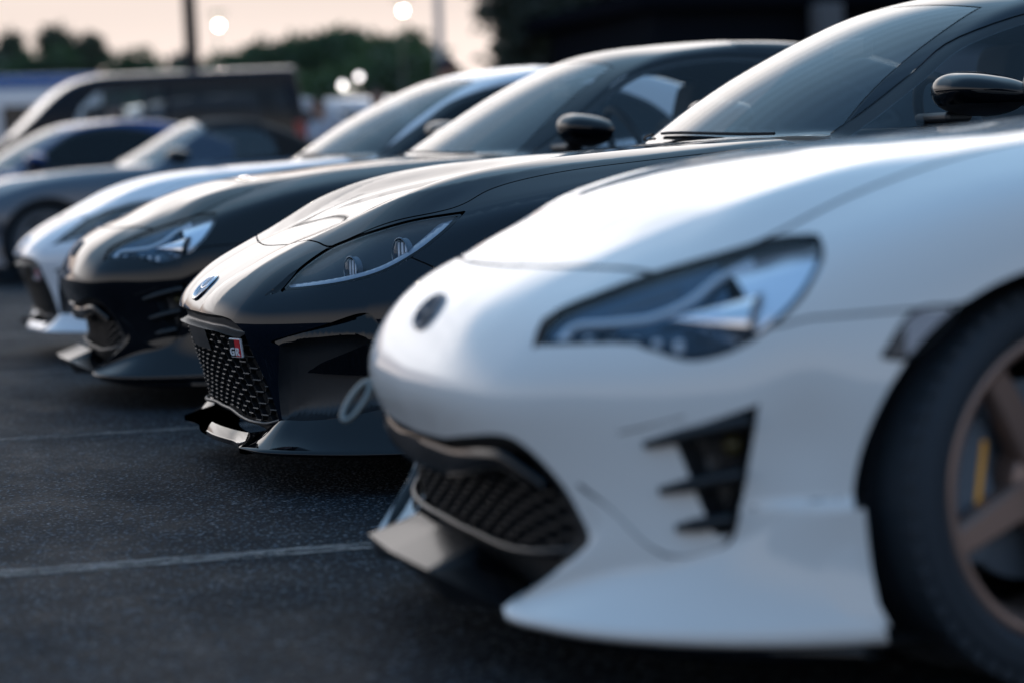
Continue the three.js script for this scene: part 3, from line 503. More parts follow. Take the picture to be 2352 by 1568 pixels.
function lipA(m) {                              // pieces below the bumper of the earlier coupe
  const f = m.f, top = [[0.138, 0.333], [0.181, 0.297], [0.22, 0.247], [0.25, 0.23], [0.315, 0.248], [0.39, 0.284], [0.499, 0.305]].map(p => { const q = onSide(f, p[0], p[1]); return [q[0], q[1], q[2] + 0.006]; });
  const low = [[0.174, 0.278, 0.584], [0.162, 0.248, 0.566], [0.1, 0.182, 0.503], [0.046, 0.131, 0.447], [0.09, 0.121, 0.575], [0.185, 0.116, 0.69], [0.34, 0.113, 0.787], [0.522, 0.112, 0.842]];
  const rows = []; for (let i = 0; i <= 24; i++) {
    const u = i / 24, c = (L) => new THREE.CatmullRomCurve3(L.map(V3), false, 'centripetal').getPoint(u), a = c(top), b = c(low), r = [];
    for (let j = 0; j <= 8; j++) { const t = j / 8, out = Math.sin(t * Math.PI) * -0.012 * sstep(0.2, 0.5, u); r.push([lerp(a.x, b.x, t) , lerp(a.y, b.y, t) + out * 0.4, lerp(a.z, b.z, t) + out]); }
    r.push([b.x + 0.006, b.y - 0.012, b.z - 0.012], [b.x + 0.03, b.y - 0.012, b.z - 0.06]);
    rows.push(r);
  }
  const fang = grid(rows);
  const inner = grid(rows.slice(0, 11).map(r => r.slice(0, 9).map(p => [p[0] + 0.012, p[1], p[2] - 0.012])));
  // chin: a raised tongue in the middle, folded down to the corners of the bumper
  const T3 = [], tri = (...v) => { for (let i = 1; i < v.length - 1; i++) T3.push(...v[0], ...v[i], ...v[i + 1]); };
  for (const s of [1, -1]) {
    const q = (x, y, z) => [x, y, z * s], c0 = q(-0.03, 0.166, 0), e = q(-0.018, 0.165, 0.222), d = q(0.035, 0.187, 0.18), k = q(0.062, 0.202, 0), h = q(0.075, 0.2, 0.205), i = q(0.055, 0.172, 0.255), g = q(0.06, 0.126, 0.45), f2 = q(0.004, 0.117, 0.25), r1 = q(0.16, 0.13, 0.2), r0 = q(0.16, 0.13, 0), b0 = q(0.1, 0.118, 0), gi = q(0.13, 0.118, 0.45), k2 = q(0.075, 0.19, 0);
    tri(c0, e, d, k); tri(k, d, h, k2); tri(e, f2, g, i); tri(e, i, h, d); tri(h, r1, r0, k2); tri(i, g, gi, r1); tri(i, r1, h); tri(c0, b0, f2, e); tri(f2, b0, gi, g); tri(b0, r0, r1, gi);
  }
  const chin = fromTriangles(T3);
  const pl = [[0.44, 0.07, 0.117, 0.145, 0.15], [0.52, 0.10, 0.113, 0.18, 0.15], [0.6, 0.135, 0.109, 0.22, 0.15], [0.72, 0.24, 0.102, 0.32, 0.15], [0.79, 0.36, 0.1, 0.44, 0.14], [0.828, 0.49, 0.098, 0.52, 0.13]];
  const bl = pl.map(([z, x, y, xt, yt]) => [[xt + 0.1, y - 0.03, z * 0.9], [x + 0.01, y - 0.02, z * 0.99], [x, y - 0.013, z], [x, y - 0.002, z], [x + 0.004, y, z], [xt, yt, z * 0.97], [xt + 0.012, yt - 0.03, z * 0.95]]);
  const lip = toCreasedNormals(grid(bl).toNonIndexed(), 0.5);
  // gloss bar across the top of the mouth
  const pts = []; for (let i = -12; i <= 12; i++) { const z = i / 12 * 0.475, p = onNose(f, Math.abs(z), 0.372 + 0.024 * sstep(0.15, 0.4, Math.abs(z)) - 0.04 * sstep(0.40, 0.48, Math.abs(z)), 0); pts.push([p[0] + 0.03 + 0.01 * Math.abs(z), p[1] - 0.03, z]); }
  const barG = sweep(pts, t => { const e = 0.35 + 0.65 * Math.sin(Math.PI * t); return smoothLoop([[-0.02, 0.018 * e], [0.012, 0.022 * e], [0.026, 0.004], [0.016, -0.026 * e], [-0.02, -0.032 * e]].map(([a, b]) => [-a, b]), 3).concat([[0.02, 0.016 * e]]); }, [0, 1, 0], 60);
  const fo = [[0.13, 0.338, 0.53], [0.15, 0.318, 0.552], [0.172, 0.288, 0.58], [0.17, 0.262, 0.575], [0.14, 0.222, 0.543], [0.1, 0.182, 0.503], [0.05, 0.133, 0.449]], fi = [[0.15, 0.335, 0.488], [0.178, 0.31, 0.508], [0.21, 0.28, 0.525], [0.215, 0.25, 0.52], [0.19, 0.212, 0.495], [0.15, 0.178, 0.468], [0.068, 0.134, 0.437]];
  const cvo = new THREE.CatmullRomCurve3(fo.map(V3), false, 'centripetal'), cvi = new THREE.CatmullRomCurve3(fi.map(V3), false, 'centripetal'), fr = []; for (let i = 0; i <= 24; i++) { const a = cvo.getPoint(i / 24), b = cvi.getPoint(i / 24), r = []; for (let j = 0; j <= 4; j++) { const t = j / 4; r.push([lerp(a.x, b.x, t) - 0.006 * Math.sin(t * 3.14), lerp(a.y, b.y, t), lerp(a.z, b.z, t) + 0.004 * Math.sin(t * 3.14)]); } fr.push(r); }
  return { fang, frame: grid(fr), inner, chin, lip, bar: barG };
}
function lipB(m) {
  const f = m.f, top = [[0.152, 0.187, 0.53], [0.2, 0.19], [0.259, 0.197], [0.32, 0.209], [0.39, 0.224], [0.5, 0.238]].map(p => { const q = onSide(f, p[0], p[1]); return [q[0], q[1], q[2] + 0.004]; }); top.unshift([0.129, 0.151, 0.421]);
  const low = [[0.047, 0.118, 0.49], [0.09, 0.114, 0.60], [0.17, 0.113, 0.69], [0.27, 0.112, 0.762], [0.38, 0.112, 0.815], [0.5, 0.112, 0.85]];
  const cv = L => new THREE.CatmullRomCurve3(L.map(V3), false, 'centripetal'), ct = cv(top), cl = cv(low), rows = [];
  for (let i = 0; i <= 24; i++) { const a = ct.getPoint(i / 24), b = cl.getPoint(i / 24), r = []; for (let j = 0; j <= 8; j++) { const t = j / 8, o = -0.014 * Math.sin(t * Math.PI); r.push([lerp(a.x, b.x, t), lerp(a.y, b.y, t) + o * 0.5, lerp(a.z, b.z, t) + o * 0.6]); } r.push([b.x + 0.004, b.y - 0.006, b.z - 0.004], [b.x + 0.012, b.y - 0.012, b.z - 0.02], [b.x + 0.08, b.y - 0.012, b.z - 0.1]); rows.push(r); }
  const side = grid(rows);
  // front strip: a flat top edge with a short upright lip
  const pl = [[[0.037, 0.119, 0], [0.054, 0.142, 0]], [[0.039, 0.119, 0.12], [0.058, 0.142, 0.11]], [[0.052, 0.119, 0.24], [0.069, 0.142, 0.225]], [[0.062, 0.119, 0.31], [0.082, 0.142, 0.305]], [[0.060, 0.119, 0.39], [0.095, 0.143, 0.365]], [[0.053, 0.118, 0.45], [0.115, 0.147, 0.4]], [[0.047, 0.118, 0.49], [0.129, 0.151, 0.421]]];
  const fine = []; for (let k = 0; k < pl.length - 1; k++) for (let q = 0; q < 4; q++) fine.push((k + q / 4) / (pl.length - 1)); fine.push(1);
  const cf = new THREE.CatmullRomCurve3(pl.map(p => V3(p[0])), false, 'centripetal'), cr = new THREE.CatmullRomCurve3(pl.map(p => V3(p[1])), false, 'centripetal');
  const sr = fine.map(t => { const a = cf.getPoint(t), r = cr.getPoint(t); return [[r.x + 0.1, 0.1, r.z], [a.x + 0.016, a.y - 0.02, a.z], [a.x + 0.001, a.y - 0.015, a.z], [a.x, a.y - 0.002, a.z], [a.x + 0.003, a.y, a.z], [lerp(a.x, r.x, 0.5), lerp(a.y, r.y, 0.5) + 0.001, lerp(a.z, r.z, 0.5)], [r.x, r.y, r.z], [r.x + 0.006, r.y - 0.014, r.z], [r.x + 0.1, r.y - 0.035, r.z]]; });
  const strip = toCreasedNormals(grid(sr).toNonIndexed(), 0.45);
  return { side, strip };
}
function makeHeadlightA(m) {
  const f = m.f, at = (x, y, d) => onSide(f, x, y, d), G = {};
  const bowl = (x, y, d, r, dir) => { const g = new THREE.SphereGeometry(r, 32, 20, 0, Math.PI * 2, 0, Math.PI * 0.52); g.rotateX(-Math.PI / 2); g.lookAt(V3(dir)); const p = at(x, y, d); g.translate(...p); return g; };
  // big chrome bowl behind, projector in it
  const cone = new THREE.ConeGeometry(0.048, 0.15, 32, 1, true); cone.rotateZ(Math.PI / 2 - 0.06); cone.rotateY(-0.75); const q = at(0.315, 0.597, 0.03); cone.translate(...q); G.wedge = cone;
  const orb = new THREE.SphereGeometry(0.03, 28, 18); orb.scale(0.7, 1, 1); orb.translate(...at(0.352, 0.592, 0.022)); G.orb = orb;
  const dr = [[0.125, 0.558], [0.15, 0.582], [0.2, 0.590], [0.25, 0.598], [0.3, 0.622], [0.35, 0.656], [0.40, 0.680]].map(([x, y]) => at(x, y, 0.018)); G.tube = tube(dr, 0.0065, 60, 8);
  const leds = []; for (let i = 0; i < 6; i++) { const p = at(0.135 + i * 0.026, 0.563 - i * 0.002, 0.022), g = new RoundedBoxGeometry(0.016, 0.02, 0.012, 2, 0.004); g.rotateY(0.8); g.translate(...p); leds.push(g); } G.leds = merge(leds);
  const up = [[0.17, 0.606], [0.23, 0.626], [0.3, 0.65]].map(([x, y]) => at(x, y - 0.006, 0.03)); G.upper = tube(up, 0.012, 20, 8);
  return G;
}
function makeHeadlightB(m) {
  const f = m.f, at = (x, y, d) => onSide(f, x, y, d), G = { units: [] };
  for (const [x, y, r] of [[0.328, 0.597, 0.028], [0.448, 0.635, 0.033]]) {
    const p = at(x, y, 0.03), put = g => { g.scale(1.22, 1, 1); g.rotateZ(Math.PI / 2); g.rotateY(0.42); g.translate(...p); return g; };
    const bk = new THREE.CircleGeometry(r, 28); bk.rotateX(-Math.PI / 2); bk.translate(0, -0.008, 0); const tb = new THREE.CylinderGeometry(r, r * 1.02, 0.016, 36, 1, true);
    const ring = o => { const t = new THREE.TorusGeometry(r * 1.02, 0.0022, 8, 40); t.rotateX(Math.PI / 2); t.translate(0, o, 0); return put(t); };
    const ln = new THREE.SphereGeometry(r * 0.94, 28, 16, 0, Math.PI * 2, 0, Math.PI / 2); ln.scale(1, 0.5, 1); ln.translate(0, 0.008, 0);
    G.units.push({ tube: put(mergeGeometries([tb, bk])), lens: put(ln), rings: [ring(0.011)], slats: [-0.55, 0, 0.55].map(k => { const q = new RoundedBoxGeometry(r * 1.5, 0.004, r * 0.22, 2, 0.0015); q.translate(0, 0.002 + 0.004 * k, k * r); return put(q); }) });
  }
  const n = 46, rows = [], edge = [[0.185, 0.537], [0.24, 0.5445], [0.315, 0.557], [0.39, 0.578], [0.465, 0.615], [0.53, 0.657], [0.575, 0.688], [0.605, 0.709]];
  const ex = spline(edge); for (let i = 0; i <= n; i++) { const x = lerp(0.185, 0.603, i / n), y = ex(x), w = lerp(0.014, 0.02, sstep(0.4, 0.55, x)) * sstep(0.608, 0.56, x) + 0.001; const k = (i & 1) * 0.0025; rows.push([at(x, y - 0.002, 0.008), at(x, y + w * 0.5, 0.006 + k), at(x - 0.3 * w, y + w, 0.016)]); }
  G.strip = grid(rows);
  return G;
}
const MODEL = {};
function modelOf(kind) { if (!MODEL[kind]) { MODEL[kind] = kind === 'a' ? makeModel(SHAPE_A, OUT_A, 'a', 0.014) : makeModel(SHAPE_B, OUT_B, 'b', 0.012); const m = MODEL[kind]; m.lip = m.A ? lipA(m) : lipB(m); m.head = m.A ? makeHeadlightA(m) : makeHeadlightB(m);
  m.comb = m.A ? honeycomb(m.f, (z, y) => Math.max(m.sdM(z, y) + 0.03, 0.205 - y), 0.045, 0.036, 0.027, 0.003, 0.012, 0.56, 0.16, 0.37, 0.1) : honeycomb(m.f, (z, y) => Math.max(m.sdM(z, y) + 0.006, y - 0.412, 0.187 - 0.012 * sstep(0.1, 0.45, z) - y), 0.02, 0.045, 0.0315, 0.0026, 0.016, 0.56, 0.18, 0.44, 0.4);
  m.plate = ovalOn(m.f, m.A ? 0.577 : 0.52, m.A ? 0.053 : 0.06, m.A ? 0.026 : 0.03);
  m.rings = m.A ? ringsOn(m.f, 0, 0.577, 0.054, 0.027, 0.004) : ringsOn(m.f, 0, 0.52, 0.062, 0.031, 0.0042); } return MODEL[kind]; }
const FONT = await new FontLoader().loadAsync('fonts/droid/droid_sans_bold.typeface.json');
function buildCoupe(kind, o, pos) {             // o: name, label, body, roof, wheel, ... materials
  const m = modelOf(kind), c = thing(o.name, o.label, o.category || 'car', pos, 0, o.group), P = m.P, body = o.body;
  const add = (name, key, mat, mode, smooth, parent = c) => part(name, skinOf(m, key, mode, smooth), mat, parent);
  add('hood', 'hood', body); const fb = add('front_bumper', 'front_bumper', body); add('body_shell', 'body_shell', body); add('roof', 'roof', o.roof || body);
  for (const [sd] of SIDES) { add('front_fender', 'front_fender', body, sd); add('door', 'door', body, sd); add('side_window', 'side_window', o.sideGlass || M.tint, sd); add('window_frame', 'window_frame', M.trim, sd); }
  add('windshield', 'windshield', M.glass); add('window_seal', 'window_seal', M.trim); add('rear_window', 'rear_window', M.tint); add('cowl_panel', 'cowl_panel', M.trim); for (const [sd] of SIDES) add('panel_gap', 'panel_gap', M.gap, sd);
  // headlights
  for (const [sd, sg] of SIDES) {
    const h = new THREE.Group(); h.name = 'headlight'; c.add(h); const fl = g => sg > 0 ? g : mirrorZ(g);
    part('lens', skinOf(m, 'lens', sd), M.lens, h); part('lamp_bucket', skinOf(m, 'bucket', sd, false), m.A ? M.dullChrome : M.bucket, h); part('lamp_edge', skinOf(m, 'lamp_edge', sd), M.gloss, h);
    if (m.A) { part('reflector', skinOf(m, 'reflector', sd, false), M.mirrorish, h); part('turn_lamp', fl(m.head.wedge), M.chrome, h); part('projector_lens', fl(m.head.orb), M.orb, h); part('light_tube', fl(m.head.tube), M.tubeLight, h); part('running_light', fl(m.head.leds), M.light, h); part('upper_trim', fl(m.head.upper), M.dullChrome, h); }
    else { for (const u of m.head.units) { part('projector', fl(u.tube), M.iron, h); for (const q of u.rings) part('projector_ring', fl(q), M.dullChrome, h); part('projector_lens', fl(u.lens), M.lens, h); for (const q of u.slats) part('projector_slat', fl(q), M.light, h); } part('running_light', fl(m.head.strip), M.strip, h); }
  }
  // grille
  const gr = new THREE.Group(); gr.name = 'grille'; c.add(gr);
  part('grille_backing', skinOf(m, 'grille_backing', 'both', false), M.matte, gr); part('honeycomb', m.comb[0], M.trim, gr); part('honeycomb_bar', m.comb[1], m.A ? M.trim : M.meshTrim, gr); part('grille_surround', skinOf(m, 'mouth_surround', 'both', false), M.matte, gr); part('grille_wall', skinOf(m, 'mouth_wall', 'both', false), M.matte, gr);
  part('emblem_plate', m.plate, o.plate || M.plate, c); part('emblem', m.rings, o.emblem || M.chrome, c, o.emblemLabel);
  if (m.A) {
    part('gloss_bar', m.lip.bar, M.gloss, gr);
    for (const [sd, sg] of SIDES) {
      const fg = new THREE.Group(); fg.name = 'fog_light_bezel'; c.add(fg); part('bezel_recess', skinOf(m, 'fog_recess', sd, false), M.trim, fg);
      const fins = [[[0.222, 0.400], [0.29, 0.422], [0.354, 0.438]], [[0.241, 0.330], [0.3, 0.347], [0.345, 0.358]], [[0.260, 0.274], [0.3, 0.283], [0.331, 0.290]]];
      fins.forEach((L, i) => { const g = sweep(L.map(([x, y]) => { const p = onSide(m.f, x, y, -0.004); return [p[0], p[1], p[2] * sg]; }), t => { const k = 0.55 + 0.45 * Math.min(1, t * 3); return [[-0.014 * k, -0.012 * k], [0.011 * k, -0.008 * k], [0.013 * k, 0.008 * k], [-0.014 * k, 0.014 * k], [-0.014 * k, -0.012 * k]]; }, [0, 1, 0], 12); part('fin', g, M.trim, fg); });
      if (sg > 0 || 1) { const p = onSide(m.f, 0.325, 0.395, 0.03); const b = new THREE.SphereGeometry(0.016, 16, 12); b.translate(p[0], p[1], p[2] * sg); part('fog_lamp', b, M.fogGlass, fg); }
      part('side_marker', skinOf(m, 'side_marker', sd), M.smoke, c); part('marker_lens', skinOf(m, 'marker_lens', sd), M.clearLamp, c); part('marker_edge', tube(OUT_A.marker.concat([OUT_A.marker[0]]).map(([x, y]) => { const p = onSide(m.f, Math.min(x, 0.64), y, 0.001); return [p[0], p[1], p[2] * sg]; }), 0.0035, 60, 6), M.gap, c);
      for (const L of m.seams) part('seam', tube(L.map(([x, y]) => { const p = onSide(m.f, x, y, 0.0006); return [p[0], p[1], p[2] * sg]; }), L.length > 3 ? 0.0032 : 0.0018, 40, 6), M.gap, c);
      part('bumper_corner', sg > 0 ? m.lip.fang : mirrorZ(m.lip.fang), o.corner || body, c);
    }
    { const L = []; for (let i = -16; i <= 16; i++) { const z = i / 16 * 0.52, p = onNose(m.f, Math.abs(z), 0.2 + 0.03 * (z / 0.52) ** 4, 0); L.push([p[0] + 0.03, p[1], z]); } part('grille_rim', tube(L, 0.006, 60, 8), M.trim, gr); }
    part('front_lip', m.lip.chin, M.chin, c, o.lipLabel); for (const [, sg] of SIDES) { part('lip_edge', sg > 0 ? m.lip.lip : mirrorZ(m.lip.lip), M.gloss, c); part('corner_liner', sg > 0 ? m.lip.inner : mirrorZ(m.lip.inner), M.gloss, c); part('mouth_frame', sg > 0 ? m.lip.frame : mirrorZ(m.lip.frame), M.trim, c); }
  } else {
    for (const [sd, sg] of SIDES) { part('intake_recess', skinOf(m, 'intake_recess', sd, false), M.trim, c); part('intake_frame', skinOf(m, 'intake_frame', sd, false), o.frame || M.gloss, c); part('intake_panel', skinOf(m, 'intake_panel', sd, true), M.gloss, c); part('lamp_channel', skinOf(m, 'lamp_channel', sd, false), M.gloss, c); part('lip_side', sg > 0 ? m.lip.side : mirrorZ(m.lip.side), o.lip || M.gloss, c); }
    part('front_lip', both(m.lip.strip), o.lip || M.gloss, c);
    { const L = []; for (let i = -20; i <= 20; i++) { const z = i / 20 * 0.528, p = onNose(m.f, Math.abs(z), 0.186 - 0.012 * sstep(0.1, 0.42, Math.abs(z)) + 0.012 * sstep(0.48, 0.528, Math.abs(z)), 0); L.push([p[0] + 0.008, p[1], z]); } part('grille_rim', tube(L, 0.0055, 80, 8), M.trim, gr); }
    // shroud above the honeycomb and a plain panel in its middle
    const sh = []; for (let i = -24; i <= 24; i++) { const z = i / 24 * 0.455, p = onNose(m.f, Math.abs(z), 0.447 - 0.012 * sstep(0.3, 0.46, Math.abs(z)), 0); sh.push([p[0] + 0.022, p[1] - 0.002, z]); }
    part('grille_shroud', sweep(sh, smoothLoop([[-0.014, 0.014], [-0.001, 0.006], [0.006, -0.008], [0.004, -0.018], [-0.016, -0.028]], 4, false).map(([a, b]) => [-a, b]), [0, 1, 0], 60), M.trim, gr);
    const pp = []; for (let i = 0; i <= 16; i++) { const z = lerp(-0.15, 0.15, i / 16), r = []; for (let j = 0; j <= 4; j++) { const y = lerp(0.355, 0.415, j / 4), p = onNose(m.f, Math.abs(z), y, 0); r.push([p[0] + 0.016, y, z]); } pp.push(r); } part('plate_panel', grid(pp), M.trim, gr);
    // badge on the honeycomb, towards the car's left
    const bp = onNose(m.f, 0.425, 0.376, 0), n = unit3(grad(m.f, bp)), bg = new THREE.Group(); bg.name = 'badge'; bg.position.set(bp[0] + 0.006, bp[1], bp[2]); bg.rotation.set(0, Math.atan2(n[0], n[2]), 0); bg.rotateX(0.12); c.add(bg);
    part('badge_frame', roundBox(0.06, 0.052, 0.008, 0.003), M.badge, bg); part('badge_field', roundBox(0.0275, 0.046, 0.004, 0.001, -0.0138, 0, 0.0035), M.enamel, bg); part('badge_field', roundBox(0.0275, 0.046, 0.004, 0.001, 0.0142, 0, 0.0035), M.red, bg, 'red half of the badge');
    const tx = new TextGeometry('GR', { font: FONT, size: 0.021, depth: 0.002, curveSegments: 5 }); tx.computeBoundingBox(); const bb = tx.boundingBox; tx.translate(-(bb.min.x + bb.max.x) / 2, -0.0195, 0.0055); tx.scale(1.3, 1, 1); part('badge_letters', tx, M.badge, bg);
  }
  // cabin
  const it = new THREE.Group(); it.name = 'interior'; c.add(it);
  part('dashboard', roundBox(0.5, 0.2, 1.2, 0.08, 2.0, 0.80, 0), M.leather, it);
  for (const z of [0.36, -0.36]) { const b = roundBox(0.13, 0.62, 0.48, 0.06); b.rotateZ(-0.32); b.translate(2.62, 0.72, z); part('seat', merge([roundBox(0.5, 0.16, 0.48, 0.07, 2.35, 0.42, z), b, (() => { const q = roundBox(0.1, 0.2, 0.28, 0.05); q.rotateZ(-0.25); q.translate(2.74, 1.07, z); return q; })()]), M.cloth, it); }
  { const t = new THREE.TorusGeometry(0.18, 0.016, 10, 40); t.rotateY(Math.PI / 2); t.rotateZ(0.4); t.translate(2.2, 0.88, 0.36); part('steering_wheel', t, M.leather, it); }
  part('rear_view_mirror', roundBox(0.03, 0.06, 0.24, 0.012, 2.05, m.A ? 1.13 : 1.15, 0), M.trim, it);
  part('cabin_floor', roundBox(1.9, 0.05, 1.4, 0.02, 2.4, 0.26, 0), M.matte, it); part('bulkhead', roundBox(0.05, 0.62, 1.4, 0.02, 1.53, 0.5, 0), M.matte, it);
  // wipers
  for (const [z0, z1] of [[0.52, -0.02], [-0.12, -0.6]]) { const L = []; for (let i = 0; i <= 8; i++) { const z = lerp(z0, z1, i / 8), x = (m.A ? 1.385 : 1.44) + 0.5 * z * z, p = onTop(m.f, x, Math.abs(z), -0.008); L.push([p[0], p[1], z]); } part('wiper', tube(L, 0.0045, 24, 6), M.matte, c); }
  // door mirrors
  for (const [sd, sg] of SIDES) {
    const g = new THREE.Group(); g.name = 'door_mirror'; g.position.set(m.A ? 1.82 : 1.955, m.A ? 0.948 : 0.968, 0.945 * sg); g.rotation.y = 0.12 * sg; if (!m.A) { g.scale.set(1.22, 0.95, 1.05); g.position.x += 0.02; } c.add(g);
    part('mirror_cover', skinGeometry(MIRROR_TOP, MIRROR.f, 'left'), o.mirror || M.gloss, g); part('mirror_base', skinGeometry(MIRROR_LOW, MIRROR.f, 'left'), M.trim, g);
    part('mirror_arm', roundBox(0.07, 0.03, 0.16, 0.013, 0.0, -0.05, -0.15 * sg), M.trim, g);
  }
  // wheels and what hides behind them
  const wz = 0.66, st = o.steer || 0;
  for (const [, sg] of SIDES) { addWheel(c, o.wheel || 'dark', m.xw - (st ? 0.014 : 0), 0.31, wz + (st ? 0.012 : 0), sg, st, o.rim || M.darkRim, o.caliper); addWheel(c, o.wheel || 'dark', m.xr, 0.31, wz + 0.01, sg, 0, o.rim || M.darkRim, o.caliper); }
  if (!m.wells) m.wells = [m.xw, m.xr].flatMap(x => [1, -1].map(sg => {
    const g = new THREE.CylinderGeometry(0.375, 0.375, 0.5, 40, 1, true); g.rotateX(Math.PI / 2); g.translate(x, 0.297, 0.56 * sg); const e = new THREE.CircleGeometry(0.375, 40); e.translate(x, 0.297, 0.36 * sg);
    const w = merge([g, e]), wp = w.attributes.position; for (let i = 0; i < wp.count; i++) { wp.setY(i, Math.max(wp.getY(i), 0.1)); const z = wp.getZ(i), az = Math.abs(z); if (az > 0.7) { const p = onSide(m.f, wp.getX(i), Math.max(wp.getY(i), 0.16), 0); wp.setZ(i, Math.sign(z) * Math.min(az, p[2] - 0.006)); } } return w;
  }));
  for (const w of m.wells) part('wheel_well', w, M.matte, c);
  if (o.extras) o.extras(c, m);
  return solid(c);
}
// ---------------------------------------------------------------- the ground
function noiseTexture(n, fn, o = {}) {
  const d = new Uint8Array(n * n * 4); for (let j = 0; j < n; j++) for (let i = 0; i < n; i++) { const c = fn(i, j); d.set([c[0], c[1], c[2], c[3] === undefined ? 255 : c[3]], (j * n + i) * 4); }
  const t = new THREE.DataTexture(d, n, n, THREE.RGBAFormat); t.wrapS = t.wrapT = THREE.RepeatWrapping; t.magFilter = THREE.LinearFilter; t.minFilter = THREE.LinearMipmapLinearFilter; t.generateMipmaps = true; if (o.srgb !== false) t.colorSpace = THREE.SRGBColorSpace; t.needsUpdate = true; return t;
}
function tileNoise(n, cells, seed) {           // periodic value noise
  const r = rng(seed), g = new Float32Array(cells * cells).map(() => r());
  return (i, j) => { const x = i / n * cells, y = j / n * cells, a = Math.floor(x), b = Math.floor(y), u = x - a, v = y - b, U = u * u * (3 - 2 * u), V = v * v * (3 - 2 * v), q = (p, s) => g[(s % cells) * cells + p % cells]; return lerp(lerp(q(a, b), q(a + 1, b), U), lerp(q(a, b + 1), q(a + 1, b + 1), U), V); };
}
{
  const n = 2048, r = rng(7), H = new Float32Array(n * n), Cc = new Float32Array(n * n);
  for (let k = 0; k < 120000; k++) {           // stones of the asphalt, 3 to 10 mm
    const cx = r() * n, cy = r() * n, a = 1.3 + 3.4 * r() * r(), b = a * (0.6 + 0.4 * r()), th = r() * 3.14, hh = 0.35 + 0.65 * r(), col = r() < 0.12 ? 0.3 + 0.4 * r() : r() * 0.22, c0 = Math.cos(th), s0 = Math.sin(th);
    for (let y = Math.floor(cy - a - 1); y <= cy + a + 1; y++) for (let x = Math.floor(cx - a - 1); x <= cx + a + 1; x++) {
      const dx = x - cx, dy = y - cy, u = (dx * c0 + dy * s0) / a, v = (-dx * s0 + dy * c0) / b, q = u * u + v * v; if (q > 1) continue;
      const id = ((y + n) % n) * n + (x + n) % n, z = hh * (1 - q * 0.6); if (z > H[id]) { H[id] = z; Cc[id] = col; }
    }
  }
  for (let k = 0; k < 26000; k++) {             // pale chips that catch the light
    const cx = r() * n, cy = r() * n, a = 1.3 + 1.6 * r(), cc = 0.35 + 0.8 * r() * r();
    for (let y = Math.floor(cy - a); y <= cy + a; y++) for (let x = Math.floor(cx - a); x <= cx + a; x++) if (Math.hypot(x - cx, y - cy) < a) { const id = ((y + n) % n) * n + (x + n) % n; H[id] = 1; Cc[id] = cc; }
  }
  const n1 = tileNoise(n, 9, 3), n2 = tileNoise(n, 40, 5), n3 = tileNoise(n, 150, 6), n4 = tileNoise(n, 330, 16), n5 = tileNoise(n, 700, 17);
  const map = noiseTexture(n, (i, j) => { const id = j * n + i, big = 0.34 + 0.08 * n1(i, j) + 0.1 * n2(i, j) + 0.34 * n3(i, j) + 0.55 * n4(i, j) + 0.5 * n5(i, j) + 1.3 * Math.max(0, n4(i, j) + n5(i, j) - 1.5), base = (0.0055 + 0.005 * H[id] + 0.13 * Cc[id] * (Cc[id] > 0.3 ? 1.7 : 0.45)) * big, t = Math.min(1, Cc[id] * 1.2), e = q => clamp(255 * Math.pow(Math.max(base * lerp(q, 1, t), 0), 1 / 2.2), 0, 255); return [e(0.45), e(1.0), e(1.6)]; });
  const bump = noiseTexture(n, (i, j) => { const v = clamp(H[j * n + i] * 215 + 30 * n3(i, j), 0, 255); return [v, v, v]; }, { srgb: false });
  map.anisotropy = bump.anisotropy = 8;
  const rough = noiseTexture(512, (() => { const a = tileNoise(512, 12, 8), b = tileNoise(512, 60, 9); return (i, j) => { const v = clamp(175 + 50 * a(i, j) + 30 * b(i, j), 0, 255); return [v, v, v]; }; })(), { srgb: false });
  const S = 3.3, m = new THREE.MeshPhysicalMaterial({ specularIntensity: 0.2, map, bumpMap: bump, bumpScale: 0.006, roughness: 0.93, roughnessMap: rough, color: rgb(0.98, 0.98, 0.98), side: THREE.DoubleSide });
  const g = new THREE.PlaneGeometry(700, 700); g.rotateX(-Math.PI / 2); const uv = g.attributes.uv, ps = g.attributes.position; for (let i = 0; i < uv.count; i++) uv.setXY(i, ps.getX(i) / S, ps.getZ(i) / S);
  setting('asphalt_ground', g, m);
  // painted stall lines, worn
  const w1 = tileNoise(1024, 30, 11), w2 = tileNoise(1024, 120, 12), w3 = tileNoise(1024, 380, 13);
  const worn = k => noiseTexture(1024, (i, j) => { const e = Math.min(1, Math.min(j, 1023 - j) / (60 + 90 * w2(j * 3 % 1024, i))), v = 0.5 * w1(i, j) + 0.8 * w2(i, j) + 0.3 * w3(i, j) - 0.78 + k; const a = clamp(v * 1300, 0, 240) * e * e; return [a, a, a]; }, { srgb: false });
  const paintLine = k => new THREE.MeshStandardMaterial({ color: rgb(0.62, 0.585, 0.55), roughness: 0.9, alphaMap: worn(k), transparent: true, bumpMap: bump, bumpScale: 0.003, side: THREE.DoubleSide });
  const fresh = paintLine(0.0), faint = paintLine(-0.14);
  for (const [z, m2] of [[-5.19, fresh], [-8.0, faint], [-10.9, faint], [-13.75, faint], [-16.6, faint], [-2.45, fresh]]) {
    const l = new THREE.PlaneGeometry(11, 0.12); l.rotateX(-Math.PI / 2); l.translate(0.4, 0.004, z); const u = l.attributes.uv; for (let i = 0; i < u.count; i++) u.setX(i, u.getX(i) * 6 + z);
    setting('stall_line', l, m2);
  }
}
